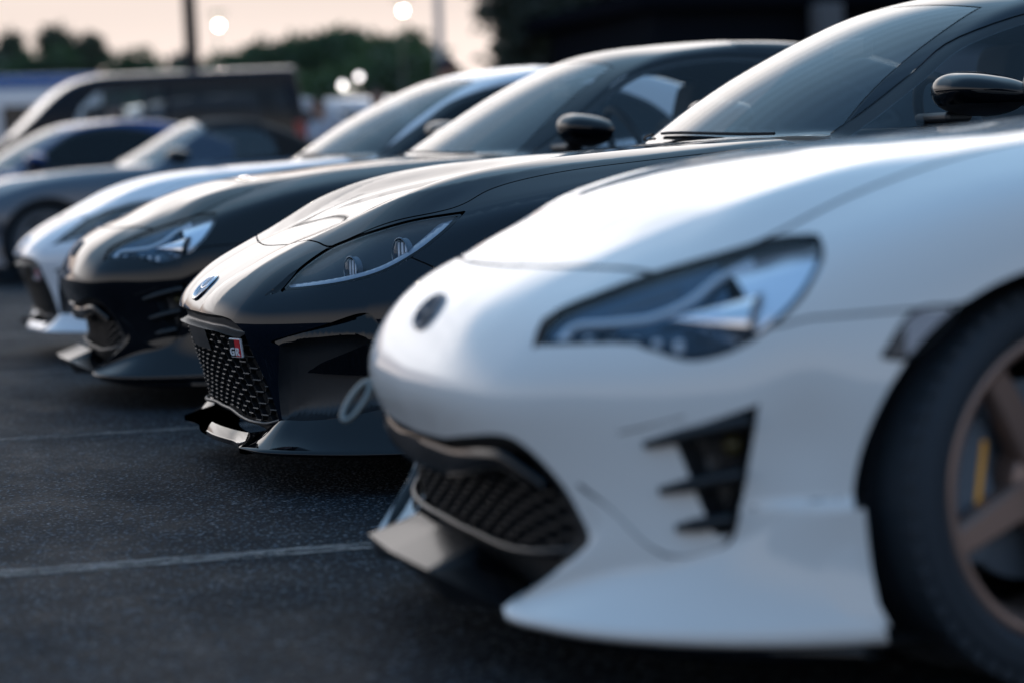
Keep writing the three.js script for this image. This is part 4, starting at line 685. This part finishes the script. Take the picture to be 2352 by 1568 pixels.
// ---------------------------------------------------------------- the row of coupes
buildCoupe('a', { name: 'white_coupe', label: 'white coupe nearest the camera with bronze wheel and black lip', body: M.white, wheel: 'bronze', rim: M.bronze, steer: 14 * Math.PI / 180, caliper: true, emblem: M.iron, plate: M.gloss, emblemLabel: 'dark oval emblem on the white nose', lipLabel: 'folded gloss black lip under the white bumper',
  extras: (c, m) => {                          // towing eye on the far side of the nose
    const g = new THREE.Group(); g.name = 'tow_hook'; c.add(g); const b = onNose(m.f, 0.33, 0.428, 0);
    part('tow_shaft', tube([[b[0] + 0.1, 0.432, -0.345], [0.045, 0.433, -0.345], [0.02, 0.431, -0.345]], 0.0085, 16, 10), M.hook, g);
    const loop = []; for (let i = 0; i < 28; i++) { const t = i / 28 * Math.PI * 2, k = 0.5 - 0.5 * Math.cos(t); loop.push([0.022 - 0.05 * k + 0.0085 * Math.sin(t), 0.432 - 0.068 * k - 0.006 * Math.sin(t), -0.345 + 0.011 * Math.sin(t)]); }
    part('tow_ring', tube(loop, 0.006, 70, 10, true), M.hook, g);
  } }, [0.962, 0, -4.069]);
buildCoupe('b', { name: 'black_coupe', label: 'gloss black coupe in sharp focus, second from the camera', body: M.black, sideGlass: M.clear, caliper: false, lip: M.gloss }, [0.998, 0, -6.777]);
buildCoupe('a', { name: 'charcoal_coupe', label: 'charcoal coupe between the black coupe and the far white one', body: M.grey, sideGlass: M.clear, lip: M.gloss, emblem: M.iron, plate: M.gloss }, [0.916, 0, -9.446]);
buildCoupe('b', { name: 'white_coupe', label: 'white coupe with dark honeycomb grille, fourth in the row behind the charcoal one', body: M.white2, lip: M.white2, frame: M.trim, emblem: M.chrome }, [0.945, 0.03, -12.1]);
// ---------------------------------------------------------------- the cars farther down the row
function roadster(pos) {
  const S = { ...SHAPE_A, roof: [[1.1, 0.66], [1.42, 0.872], [1.7, 1.02], [1.95, 1.165], [2.08, 1.225], [2.22, 1.25], [2.5, 1.245], [2.75, 1.19], [3.0, 1.08], [3.2, 0.96], [3.45, 0.8]], cabinSide: [[0.6, 0.8], [0.86, 0.76], [1.0, 0.70], [1.15, 0.62], [1.25, 0.53], [1.35, 0.43]], glassCurve: 0.35 };
  const m = coupe(S), f = m.f, c = thing('grey_roadster', 'grey roadster with a raised black soft top, fifth in the row', 'car', pos);
  let s = meshSkin(f, [-0.09, S.length + 0.1], [0.06, 1.36], [0, 0.99], 0.026);
  const take = g => { const [a, b] = cut(s, g); s = b; return a; };
  take((x, y, z) => Math.max(Math.min(Math.hypot(x - 0.848, y - 0.297), Math.hypot(x - 3.418, y - 0.297)) - 0.36, 0.3 - z));
  const sd = sdPoly(smoothLoop([[1.72, 0.875, 1], [1.95, 1.03], [2.1, 1.115], [2.3, 1.15], [2.55, 1.135], [2.66, 1.06], [2.70, 0.92, 1]], 4)), win = take((x, y, z) => Math.max(sd(x, y), 0.3 - z));
  const ws = take((x, y, z) => Math.max(0.875 - y, (x - 0.35 * z * z) - 2.03, Math.abs(z) - 0.68 + (y - 0.87) * 0.45)), G = (k, md = 'both') => skinGeometry(k, f, md);
  const frame = take((x, y, z) => Math.max(0.88 - y, (x - 0.1 * z * z) - 2.10)), top = take((x, y) => 0.885 + 0.03 * sstep(2.6, 3.2, x) - y), hood = take((x, y, z) => Math.max(z - 0.66, 0.6 - y, x - 1.5, 0.2 - x)), bump = take((x, y, z) => Math.max(x - 0.45, y - 0.62));
  const lamp = take((x, y, z) => Math.max(sdPoly([[0.2, 0.58], [0.4, 0.6], [0.5, 0.68], [0.32, 0.66]])(x, y), 0.3 - z)), door = take((x, y, z) => Math.max(sdPoly([[1.6, 0.84], [1.55, 0.3], [2.65, 0.3], [2.75, 0.88]])(x, y), 0.4 - z));
  part('hood', G(hood), M.silver, c); part('front_bumper', G(bump), M.silver, c); part('body_shell', G(s), M.silver, c); part('windshield', G(ws), M.glass, c); part('windshield_frame', G(frame), M.silver, c); part('soft_top', G(top), M.cloth, c);
  for (const [sdn, sg] of SIDES) {
    part('side_window', G(win, sdn), M.glass, c); part('door', G(door, sdn), M.silver, c); part('headlight', G(lamp, sdn), M.dullChrome, c);
    const g = new THREE.Group(); g.name = 'door_mirror'; g.position.set(1.86, 0.93, 0.93 * sg); c.add(g); part('mirror_cover', skinGeometry(MIRROR_TOP, MIRROR.f, 'left'), M.gloss, g); part('mirror_base', skinGeometry(MIRROR_LOW, MIRROR.f, 'left'), M.trim, g);
    for (const x of [0.848, 3.418]) addWheel(c, 'dark', x, 0.31, 0.66, sg, 0, M.rimGrey, false);
  }
  for (const x of [0.848, 3.418]) for (const sg of [1, -1]) { const w = new THREE.CylinderGeometry(0.37, 0.37, 0.4, 32, 1, true), e = new THREE.CircleGeometry(0.37, 32); w.rotateX(Math.PI / 2); w.translate(x, 0.3, 0.58 * sg); e.translate(x, 0.3, 0.4 * sg); const q = merge([w, e]), p = q.attributes.position; for (let i = 0; i < p.count; i++) p.setY(i, Math.max(p.getY(i), 0.1)); part('wheel_well', q, M.matte, c); }
  part('dashboard', roundBox(0.4, 0.16, 1.2, 0.07, 2.0, 0.8, 0), M.leather, c); for (const z of [0.36, -0.36]) { const b = roundBox(0.14, 0.7, 0.46, 0.06, 2.62, 0.74, z); part('seat', b, M.cloth, c); }
  c.scale.setScalar(1.12); return solid(c);
}
M.rimGrey = std(rgb(0.30, 0.32, 0.35), 0.4, { metalness: 0.4 });
roadster([1.0, 0, -22.2]);
{ const c = buildCoupe('a', { name: 'blue_coupe', label: 'blue coupe half hidden behind the grey roadster', body: M.blue, emblem: M.chrome, mirror: M.blue }, [0.05, 0, -25.3]); c.scale.setScalar(1.14); }
// boxy cars: a van and utility cars
function boxCar(o, pos, turn = 0) {             // o: length, height, width, hood, slope, body, name, label
  const L = o.length, Hh = o.height, W = o.width / 2, hb = o.belt, c = thing(o.name, o.label, o.category || 'van', pos, turn, o.group);
  const roof = spline(o.profile), f0 = (x, y, z) => {
    z = Math.abs(z);
    const side = z - (W - 0.10 * sstep(hb, Hh, y) * (Hh - hb) - 0.03 * sstep(0.5, 0.1, y)), front = -(x - 0.10 * (z / W) ** 2), back = x - L + 0.06 * (z / W) ** 2 + 0.14 * Math.max(0, y - hb) * (o.rake || 1);
    return smax(smax(smax(smax(side, (y - roof(x) + 0.05 * z * z) * 0.8, 0.06), front, 0.14), back, 0.05), 0.2 - y, 0.04);
  };
  let s = meshSkin(f0, [-0.1, L + 0.1], [0.1, Hh + 0.1], [0, W + 0.1], 0.035);
  const take = g => { const [a, b] = cut(s, g); s = b; return a; }, xs = [0.19 * L, 0.80 * L], R = o.wheelR || 0.34;
  take((x, y, z) => Math.max(Math.min(Math.hypot(x - xs[0], y - R), Math.hypot(x - xs[1], y - R)) - R - 0.05, 0.3 - z));
  const wins = o.windows.map(w => { const sd = sdPoly(smoothLoop(w.map(p => [...p, 1]), 2)); return take((x, y, z) => Math.max(sd(x, y), 0.35 - z)); });
  const ws = take((x, y, z) => Math.max(o.ws[0] - x, x - o.ws[1], hb + 0.02 - y, z - W + 0.16)), rw = take((x, y, z) => Math.max(L - 0.45 - x, hb + 0.05 - y, y - Hh + 0.16, z - W + 0.22));
  const lamp = take((x, y, z) => Math.max(x - 0.32, Math.abs(y - hb * 0.78) - 0.07, 0.42 - z)), tail = take((x, y, z) => Math.max(L - 0.2 - x, Math.abs(y - hb * 0.95) - 0.16, W - 0.2 - z));
  const G = (k, md = 'both') => skinGeometry(k, f0, md);
  const roofRail = take((x, y) => roof(x) - 0.075 - y + 0.9 * (y < hb + 0.2));
  part('body_shell', G(s), o.body, c); part('roof', G(roofRail), o.roof || o.body, c); part('windshield', G(ws), M.glass, c); part('rear_window', G(rw), M.tint, c);
  for (const [sd, sg] of SIDES) {
    wins.forEach((w, i) => part('side_window', G(w, sd), i === 0 && o.bench ? M.clear : M.tint, c)); part('headlight', G(lamp, sd), o.lampMat || M.dullChrome, c); part('tail_lamp', G(tail, sd), M.redLamp, c);
    xs.forEach(x => { const w = addWheel(c, 'dark', x, R, W - 0.13, sg, 0, M.rimGrey, false); w.scale.setScalar(R / 0.31); });
    const g = roundBox(0.12, 0.16, 0.2, 0.04, o.ws[1] - 0.05, hb + 0.06, (W + 0.1) * sg); part('door_mirror', g, M.gloss, c);
  }
  part('grille', roundBox(0.05, 0.14, W * 1.1, 0.02, 0.03, hb * 0.62, 0), M.trim, c); part('floor', roundBox(L - 0.5, 0.1, W * 1.6, 0.03, L / 2, 0.4, 0), M.matte, c);
  for (const z of [0.4, -0.4]) part('seat', roundBox(0.16, 0.8, 0.5, 0.07, L * 0.5, hb - 0.05, z), M.cloth, c);
  if (o.bench) part('rear_bench', roundBox(0.2, 0.75, W * 1.5, 0.08, L * 0.74, hb - 0.1, 0), M.cloth, c);
  return solid(c);
}
M.redLamp = std(rgb(0.25, 0.008, 0.01), 0.2);
boxCar({ name: 'dark_van', label: 'boxy dark van with long side windows, behind the blue coupe', length: 4.75, height: 2.14, width: 1.95, belt: 1.4, body: M.dim, roof: M.vanRoof = paint(rgb(0.03, 0.032, 0.04)), bench: true,
  profile: [[-0.2, 0.9], [0, 1.0], [0.35, 1.14], [1.0, 1.28], [1.3, 1.40], [1.72, 1.78], [1.98, 1.98], [2.25, 2.075], [2.7, 2.11], [4.0, 2.14], [4.8, 2.15]], ws: [1.3, 2.0], rake: 1.0,
  windows: [[[1.95, 1.42], [2.12, 1.72], [2.36, 1.93], [3.05, 1.95], [3.05, 1.42]], [[3.12, 1.42], [3.12, 1.95], [4.42, 1.95], [4.56, 1.42]]] }, [0.85, 0, -28.6]);
const SUV = { length: 4.5, height: 1.78, width: 1.9, belt: 1.12, profile: [[-0.2, 0.75], [0, 0.86], [0.3, 0.98], [1.1, 1.1], [1.4, 1.2], [1.85, 1.55], [2.2, 1.72], [2.7, 1.78], [3.6, 1.75], [4.5, 1.62]], ws: [1.35, 2.0], windows: [[[1.9, 1.15], [2.25, 1.55], [2.85, 1.6], [2.85, 1.15]], [[2.92, 1.15], [2.92, 1.6], [3.6, 1.58], [4.0, 1.2]]] };
boxCar({ ...SUV, name: 'silver_wagon', label: 'silver wagon parked crosswise beyond the van', category: 'car', body: M.silver2 = paint(rgb(0.42, 0.43, 0.46)), lampMat: M.bright = std(rgb(0.8, 0.8, 0.8), 0.2) }, [8.9, 0, -33.2], Math.PI * 1.02).scale.setScalar(1.12);
boxCar({ ...SUV, name: 'white_wagon', label: 'white wagon among the far cars under the trees', category: 'car', body: M.white2 }, [10.9, 0, -35], 2.5).scale.setScalar(1.15);
boxCar({ ...SUV, name: 'red_wagon', label: 'dark red wagon among the far cars under the trees', category: 'car', body: M.red2 = paint(rgb(0.12, 0.012, 0.015)) }, [16.0, 0, -43], 2.0);
boxCar({ ...SUV, name: 'grey_wagon', label: 'pale grey wagon with lit headlights facing the camera', category: 'car', body: M.silver2, lampMat: M.headlampOn = new THREE.MeshStandardMaterial({ color: 0xffffff, emissive: 0xfff0e6, emissiveIntensity: 9 }) }, [12.3, 0, -39.5], -1.75).scale.setScalar(1.15);
{ // a bus on the left, white with a blue roof band
  const c = thing('white_bus', 'white bus with a blue roof band at the left edge', 'bus', [0.4, 0, -46]);
  part('body_shell', roundBox(9.6, 2.3, 2.5, 0.15, 0, 1.55, 0), M.white2, c); part('roof_band', roundBox(9.62, 0.26, 2.52, 0.1, 0, 2.74, 0), M.blue2 = paint(rgb(0.01, 0.10, 0.33)), c);
  for (let i = 0; i < 6; i++) part('window', roundBox(1.35, 0.75, 0.03, 0.01, -3.85 + i * 1.5, 1.95, 1.26), M.gloss, c);
  for (const x of [-3.2, 3.0]) for (const z of [1.12, -1.12]) { const w = addWheel(c, 'dark', x, 0.46, Math.abs(z), Math.sign(z), 0, M.rimGrey, false); w.scale.setScalar(1.48); } solid(c);
}
// ---------------------------------------------------------------- people, each one continuous body
function person(name, label, pos, turn, o) {
  const c = thing(name, label, 'person', pos, turn), k = o.scale || 1.1; c.scale.setScalar(k);
  const sm3 = (a, b, t) => smin(a, b, t), cap = (p, a, b, r0, r1) => { const ba = sub3(b, a), pa = sub3(p, a), h = clamp(dot3(pa, ba) / dot3(ba, ba), 0, 1); return Math.hypot(...add3(pa, ba, -h)) - lerp(r0, r1, h); };
  const J = { pel: [0, 0.95, 0], che: [0.02 + o.lean, 1.3, 0], neck: [0.03 + o.lean * 1.3, 1.5, 0], head: [0.07 + o.lean * 1.6, 1.64, 0] };
  const arms = [1, -1].map(s => { const sh = [0.01 + o.lean, 1.42, 0.19 * s], el = o.arm ? [0.14 + o.lean, 1.17, 0.27 * s] : [-0.02 + o.lean, 1.14, 0.25 * s], wr = o.arm ? [0.34 + o.lean, 1.22 + o.arm, 0.2 * s] : [0.06 + o.lean, 0.9, 0.25 * s]; return [sh, el, wr, s]; });
  const body = (x, y, z) => {
    const p = [x, y, z]; let d = cap(p, J.pel, J.che, 0.135, 0.15); d = sm3(d, cap(p, [J.che[0], 1.4, -0.15], [J.che[0], 1.4, 0.15], 0.075, 0.075), 0.08); d = sm3(d, cap(p, J.che, J.neck, 0.09, 0.05), 0.06);
    for (const s of [1, -1]) { d = sm3(d, cap(p, [0, 0.92, 0.09 * s], [0.02, 0.5, 0.11 * s], 0.095, 0.062), 0.05); d = sm3(d, cap(p, [0.02, 0.5, 0.11 * s], [-0.02, 0.08, 0.12 * s], 0.06, 0.04), 0.03); d = sm3(d, cap(p, [-0.03, 0.05, 0.12 * s], [0.15, 0.035, 0.135 * s], 0.042, 0.032), 0.03); }
    for (const [sh, el, wr, s] of arms) {
      d = sm3(d, cap(p, sh, el, 0.055, 0.042), 0.04); d = sm3(d, cap(p, el, wr, 0.04, 0.028), 0.02); const u = unit3(sub3(wr, el)), pm = add3(wr, u, 0.06); d = sm3(d, cap(p, wr, pm, 0.03, 0.034), 0.015);
      for (let i = 0; i < 4; i++) { const b = add3(pm, [0.0, 0, (i - 1.5) * 0.018]); d = smin(d, cap(p, b, add3(add3(b, u, 0.06 + 0.01 * (i === 1 || i === 2)), [0.01, -0.006, 0]), 0.0095, 0.008), 0.006); } d = smin(d, cap(p, add3(wr, [0.01, 0, -0.02 * s]), add3(add3(wr, u, 0.06), [0.02, 0.01, -0.05 * s]), 0.012, 0.009), 0.01);
    }
    const h = J.head, e = Math.hypot((x - h[0]) / 0.098, (y - h[1]) / 0.125, z / 0.078); d = sm3(d, (e - 1) * 0.08, 0.03);
    d = sm3(d, cap(p, [h[0] + 0.09, h[1] + 0.005, 0], [h[0] + 0.108, h[1] - 0.03, 0], 0.012, 0.016), 0.012); for (const s of [1, -1]) d = sm3(d, cap(p, [h[0] - 0.005, h[1] + 0.015, 0.078 * s], [h[0], h[1] - 0.025, 0.078 * s], 0.014, 0.01), 0.01);
    d = sm3(d, cap(p, [h[0] + 0.075, h[1] - 0.095, 0], [h[0] + 0.08, h[1] - 0.1, 0], 0.025, 0.025), 0.03); return d;
  };
  let s = meshSkin((x, y, z) => body(x, y, z), [-0.4, 0.8], [0.0, 1.82], [-0.4, 0.4], 0.022);
  const G = (k2, off = 0) => skinGeometry(off ? sink(body, k2, () => -off) : k2, body, 'left');
  part('body', G(s), M.skin, c);
  const [low, up] = cut(s, (x, y) => y - 0.98), shirt = cut(cut(up, (x, y) => y - 1.47)[0], (x, y, z) => Math.abs(z) - 0.235 + (y < 1.16 ? 0.03 : 0))[0]; part('shirt', G(shirt, 0.014), o.shirt, c);
  part('trousers', G(cut(cut(low, (x, y) => 0.1 - y)[0], (x, y, z) => Math.abs(z) - 0.2)[0], 0.012), o.trousers, c); part('shoes', G(cut(low, (x, y) => y - 0.1)[0], 0.008), M.cloth, c);
  const hair = cut(cut(s, (x, y) => J.head[1] + 0.02 - y)[0], (x, y) => (x - J.head[0]) - 0.04 - (y - J.head[1]) * 0.4)[0]; part(o.cap ? 'cap' : 'hair', G(hair, 0.014), o.cap || M.hair, c);
  if (o.cap) { const b = new THREE.CylinderGeometry(0.085, 0.085, 0.008, 24, 1, false, 0, Math.PI); b.scale(1, 1, 1.05); b.translate(J.head[0] + 0.07, J.head[1] + 0.055, 0); part('cap_brim', b, o.cap, c); }
  for (const z of [0.03, -0.03]) { const e = new THREE.SphereGeometry(0.011, 10, 8); e.translate(J.head[0] + 0.088, J.head[1] + 0.012, z); part('eye', e, M.enamel, c); }
  return solid(c);
}
M.skin = std(rgb(0.36, 0.2, 0.14), 0.6); M.skinDark = M.skin; M.hair = std(rgb(0.02, 0.014, 0.01), 0.8);
person('person', 'person in pale shirt and blue trousers walking behind the dark van', [6.55, 0, -31.2], -2.6, { lean: 0.06, scale: 1.06, shirt: std(rgb(0.5, 0.48, 0.52), 0.9), trousers: M.blueCloth = std(rgb(0.02, 0.12, 0.45), 0.9), arm: 0.02 });
person('person', 'person in a dark cap standing beyond the far white coupe', [5.62, 0, -21.6], -1.2, { lean: 0, scale: 1.06, shirt: M.cloth, trousers: M.cloth, cap: std(rgb(0.012, 0.016, 0.03), 0.9) });
person('person', 'person in a white cap beyond the charcoal roof', [9.42, 0, -29], -2.2, { lean: 0, scale: 1.18, shirt: std(rgb(0.06, 0.012, 0.012), 0.9), trousers: M.cloth, cap: std(rgb(0.75, 0.75, 0.78), 0.8) });
person('person', 'person in a white shirt seen through the van windows', [4.0, 0, -32.5], 2.4, { lean: 0, scale: 1.1, shirt: std(rgb(0.72, 0.72, 0.74), 0.9), trousers: M.cloth });
person('person', 'person in a pale pink top between the van and the silver wagon', [7.1, 0, -30.6], -2.0, { lean: 0.03, scale: 1.1, shirt: std(rgb(0.55, 0.36, 0.36), 0.9), trousers: M.cloth });
person('person', 'person in a light grey top standing left of the dark cap', [8.35, 0, -29.5], -1.6, { lean: 0, scale: 1.12, shirt: std(rgb(0.5, 0.5, 0.53), 0.9), trousers: M.blueCloth });
// ---------------------------------------------------------------- poles and lamps
{
  const p = thing('utility_pole', 'dark wooden utility pole standing behind the dark van', 'pole', [6.95, 0, -45]); part('shaft', new THREE.CylinderGeometry(0.1, 0.14, 13, 16).translate(0, 6.5, 0), std(rgb(0.03, 0.022, 0.02), 0.9), p); part('cross_arm', roundBox(2.4, 0.12, 0.1, 0.02, 0, 12, 0.14), std(rgb(0.03, 0.022, 0.02), 0.9), p); p.rotation.z = 0.012; solid(p);
  const glow = new THREE.MeshStandardMaterial({ color: 0xffffff, emissive: rgb(1, 0.93, 0.82), emissiveIntensity: 28 }), steel = std(rgb(0.13, 0.14, 0.13), 0.7);
  for (const [x, y, z, lb] of [[11.52, 5.32, -70, 'lit lamp above the hedge, just right of the utility pole'], [17.0, 5.66, -70, 'lit lamp above the dip between hedge and dark trees']]) {
    const l = thing('street_lamp', lb, 'street lamp', [x, 0, z], 0, 'lit lamps of the car park'); part('post', new THREE.CylinderGeometry(0.022, 0.035, y + 0.3, 12).translate(0, (y + 0.3) / 2, 0), steel, l); part('lamp_head', roundBox(0.4, 0.08, 0.7, 0.03, 0, y + 0.34, 0.2), steel, l);
    part('lamp_bulb', new THREE.SphereGeometry(0.07, 20, 14).translate(0, y, 0.3), glow, l);
    const q = new THREE.PointLight(0xffeed8, 4, 60, 2); q.position.set(0, y, 0.3); q.shadow.radius = 6; q.castShadow = true; l.add(q);
  }
  const tw = thing('street_lamp', 'low twin lamp with two small round globes left of the dark cap', 'street lamp', [8.8, 0, -40]); part('post', new THREE.CylinderGeometry(0.04, 0.06, 2.3, 12).translate(0, 1.15, 0), steel, tw); part('cross_arm', roundBox(0.36, 0.04, 0.04, 0.01, 0, 2.3, 0), steel, tw);
  const globe = new THREE.MeshStandardMaterial({ color: 0xffffff, emissive: rgb(1, 0.94, 0.92), emissiveIntensity: 4.5 });
  for (const [x, y] of [[-0.15, 2.37], [0.14, 2.5]]) { part('lamp_bulb', new THREE.SphereGeometry(0.05, 16, 12).translate(x, y, 0.06), globe, tw); const q = new THREE.PointLight(0xfff0e8, 1.2, 20, 2); q.position.set(x, y, 0.06); q.castShadow = true; tw.add(q); }
  const t = thing('light_pole', 'thin pale pole between the second lamp and the dark trees', 'pole', [16.6, 0, -64]); part('shaft', new THREE.CylinderGeometry(0.09, 0.12, 12, 14).translate(0, 6, 0), std(rgb(0.5, 0.44, 0.42), 0.7), t); solid(t);
}
// ---------------------------------------------------------------- trees
const leafGeo = (() => { const g = new THREE.BufferGeometry(), p = [], r = rng(5); for (let i = 0; i < 7; i++) { const a = r() * 6.28, b = (r() - 0.5) * 2.4, d = [Math.cos(a) * Math.cos(b), Math.sin(b), Math.sin(a) * Math.cos(b)], u = unit3(cross3(d, [r(), 1, r() - 0.5])), v = cross3(d, u), o = [(r() - 0.5), (r() - 0.5), (r() - 0.5)], s = 0.34; const A = add3(o, u, -s), B = add3(o, v, s * 0.5), C = add3(o, u, s), D = add3(o, v, -s * 0.5); p.push(...A, ...B, ...C, ...A, ...C, ...D); } return fromTriangles(p); })();
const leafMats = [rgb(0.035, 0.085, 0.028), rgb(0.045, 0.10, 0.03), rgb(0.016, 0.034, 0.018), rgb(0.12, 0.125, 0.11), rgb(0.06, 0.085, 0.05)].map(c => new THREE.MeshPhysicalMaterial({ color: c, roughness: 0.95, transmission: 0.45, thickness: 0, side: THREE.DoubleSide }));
const bark = std(rgb(0.03, 0.025, 0.022), 0.95);
let treeSeed = 20;
function tree(name, label, [x, z], o, group) {   // o: base of crown, top, radius, leaves, leaf size, mat
  const r = rng(treeSeed += 7), t = thing(name, label, o.category || 'tree', [x, 0, z], 0, group), crown = [], tr = [];
  const blobs = []; for (let i = 0; i < (o.blobs || 12); i++) { const v = Math.pow(r(), 0.8), yy = lerp(o.low, o.top, v), rad = o.radius * Math.sqrt(Math.max(0.05, 1 - Math.pow((v - 0.4) / 0.72, 2))), a = r() * 6.28, q = Math.sqrt(r()) * 0.75; blobs.push([Math.cos(a) * rad * q, yy, Math.sin(a) * rad * q, o.radius * (0.28 + 0.25 * r())]); }
  const im = new THREE.InstancedMesh(leafGeo, leafMats[o.mat || 0], o.leaves), mt = new THREE.Matrix4(), q = new THREE.Quaternion(), e = new THREE.Euler(), col = new THREE.Color();
  for (let i = 0; i < o.leaves; i++) {
    const b = blobs[Math.floor(r() * blobs.length)], u = r() * 6.28, w = Math.acos(2 * r() - 1), rr = b[3] * (0.25 + 1.15 * Math.pow(r(), 0.6)), s = o.leaf * (0.6 + 0.8 * r());
    q.setFromEuler(e.set(r() * 6, r() * 6, r() * 6)); mt.compose(new THREE.Vector3(b[0] + rr * Math.sin(w) * Math.cos(u), Math.max(0.1, b[1] + rr * Math.cos(w) * 0.85), b[2] + rr * Math.sin(w) * Math.sin(u)), q, new THREE.Vector3(s, s, s)); im.setMatrixAt(i, mt);
    const k = 0.7 + 0.6 * r(); im.setColorAt(i, col.setRGB(k, k * (0.95 + 0.1 * r()), k * 0.95));
  }
  im.name = o.category === 'hedge' ? 'foliage' : 'crown'; im.castShadow = im.receiveShadow = true; im.userData.kind = 'stuff'; t.add(im);
  const tg = [new THREE.CylinderGeometry(o.radius * 0.05, o.radius * 0.1, o.top * 0.8, 10).translate(0, o.top * 0.4, 0)];
  for (const b of blobs.slice(0, 7)) tg.push(tube([[0, o.low * 0.7, 0], [b[0] * 0.5, lerp(o.low, b[1], 0.6), b[2] * 0.5], [b[0], b[1], b[2]]], o.radius * 0.03, 6, 5));
  part('trunk', merge(tg), bark, t); return t;
}
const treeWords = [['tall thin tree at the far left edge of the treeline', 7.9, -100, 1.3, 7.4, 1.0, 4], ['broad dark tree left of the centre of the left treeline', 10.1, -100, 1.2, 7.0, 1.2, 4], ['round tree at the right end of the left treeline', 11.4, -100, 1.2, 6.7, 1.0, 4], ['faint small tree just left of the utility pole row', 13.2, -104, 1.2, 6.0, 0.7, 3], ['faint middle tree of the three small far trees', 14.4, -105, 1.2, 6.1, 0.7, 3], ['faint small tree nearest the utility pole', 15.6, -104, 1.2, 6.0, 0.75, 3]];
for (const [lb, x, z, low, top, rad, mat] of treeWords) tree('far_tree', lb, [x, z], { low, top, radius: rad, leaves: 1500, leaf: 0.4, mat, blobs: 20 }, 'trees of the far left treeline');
const hedgeX = [[7.6, 5.2, 1.9], [9.6, 5.3, 1.9], [12.4, 5.0, 1.9]];
hedgeX.forEach(([x, top, rad], i) => tree('green_bush', ['low green bush under the thin tree at the left edge', 'low green bush under the broad tree of the left treeline', 'low green bush under the small far trees'][i], [x, -96], { low: 0.8, top, radius: rad, leaves: 2200, leaf: 0.45, mat: 0, category: 'bush' }, 'bushes of the far left treeline'));
const hill = [[13.6, -92, 4.5, 2.0, 'lowest tree at the left foot of the wooded rise'], [15.4, -92, 5.2, 2.2, 'second tree from the left on the wooded rise'], [17.3, -90, 5.7, 2.4, 'tall tree at the left shoulder of the wooded rise'], [19.2, -90, 5.6, 2.3, 'tree in the middle of the wooded rise'], [20.9, -88, 5.5, 2.2, 'highest round tree on the wooded rise'], [22.3, -88, 4.7, 1.9, 'tree at the right shoulder of the wooded rise'], [23.6, -88, 4.0, 1.8, 'lowest tree at the right foot of the wooded rise'], [16.2, -80, 4.2, 2.2, 'front bush at the left of the wooded rise'], [18.6, -78, 4.2, 2.4, 'front bush at the right of the wooded rise']];
hill.forEach(([x, z, top, rad, lb], i) => tree('round_tree', lb, [x, z], { low: 0.9, top: top - 0.4, radius: rad, leaves: 4200, leaf: 0.5, mat: i % 3 === 1 ? 1 : 0, blobs: 16 }, 'trees of the wooded rise'));
const right = [[14.3, -46, 1.5, 5.8, 1.4, 1000, 0.30, 'feathery tree at the left edge of the tall dark trees'], [15.9, -47, 1.0, 6.2, 2.2, 7000, 0.36, 'tall dark tree above the far white coupe'], [17.4, -48, 1.0, 6.2, 2.5, 8000, 0.38, 'tall dark tree in the middle of the dark group'], [19.0, -50, 1.0, 6.0, 2.4, 7000, 0.38, 'tall dark tree rising behind the building'], [21.4, -52, 1.0, 5.6, 2.2, 5000, 0.36, 'tall dark tree at the right end behind the building']];
right.forEach(([x, z, low, top, rad, leaves, leaf, lb]) => tree('dark_tree', lb, [x, z], { low, top, radius: rad, leaves, leaf, mat: 2, blobs: 18 }, 'tall dark trees on the right'));
// ---------------------------------------------------------------- the dark building on the right
{
  const b = thing('dark_building', 'low dark building with panelled doors behind the charcoal roof', 'building', [20.9, 0, -42]);
  const wall = new THREE.MeshPhysicalMaterial({ color: rgb(0.008, 0.010, 0.014), roughness: 1, specularIntensity: 0 }), door = std(rgb(0.05, 0.062, 0.085), 0.6);
  part('wall', new THREE.BoxGeometry(14, 3.5, 6).translate(0, 1.75, 0), wall, b); part('roof', roundBox(14.8, 0.3, 6.8, 0.05, 0, 3.62, 0), new THREE.MeshPhysicalMaterial({ color: rgb(0.006, 0.007, 0.01), roughness: 1, specularIntensity: 0 }), b);
  for (let i = 0; i < 4; i++) { const d = new THREE.Group(); d.name = 'panelled_door'; b.add(d); for (let k = 0; k < 5; k++) part('panel', roundBox(2.5, 0.5, 0.06, 0.015, -4.7 + i * 3.2, 0.3 + k * 0.53, 3.02), door, d); }
  part('pillar', roundBox(0.42, 3.5, 0.5, 0.03, -4.1, 1.75, 3.6), std(rgb(0.10, 0.105, 0.115), 0.8), b); part('pillar', roundBox(0.42, 3.5, 0.5, 0.03, 3.6, 1.75, 3.6), std(rgb(0.10, 0.105, 0.115), 0.8), b); solid(b);
}
renderer.render(scene, camera);
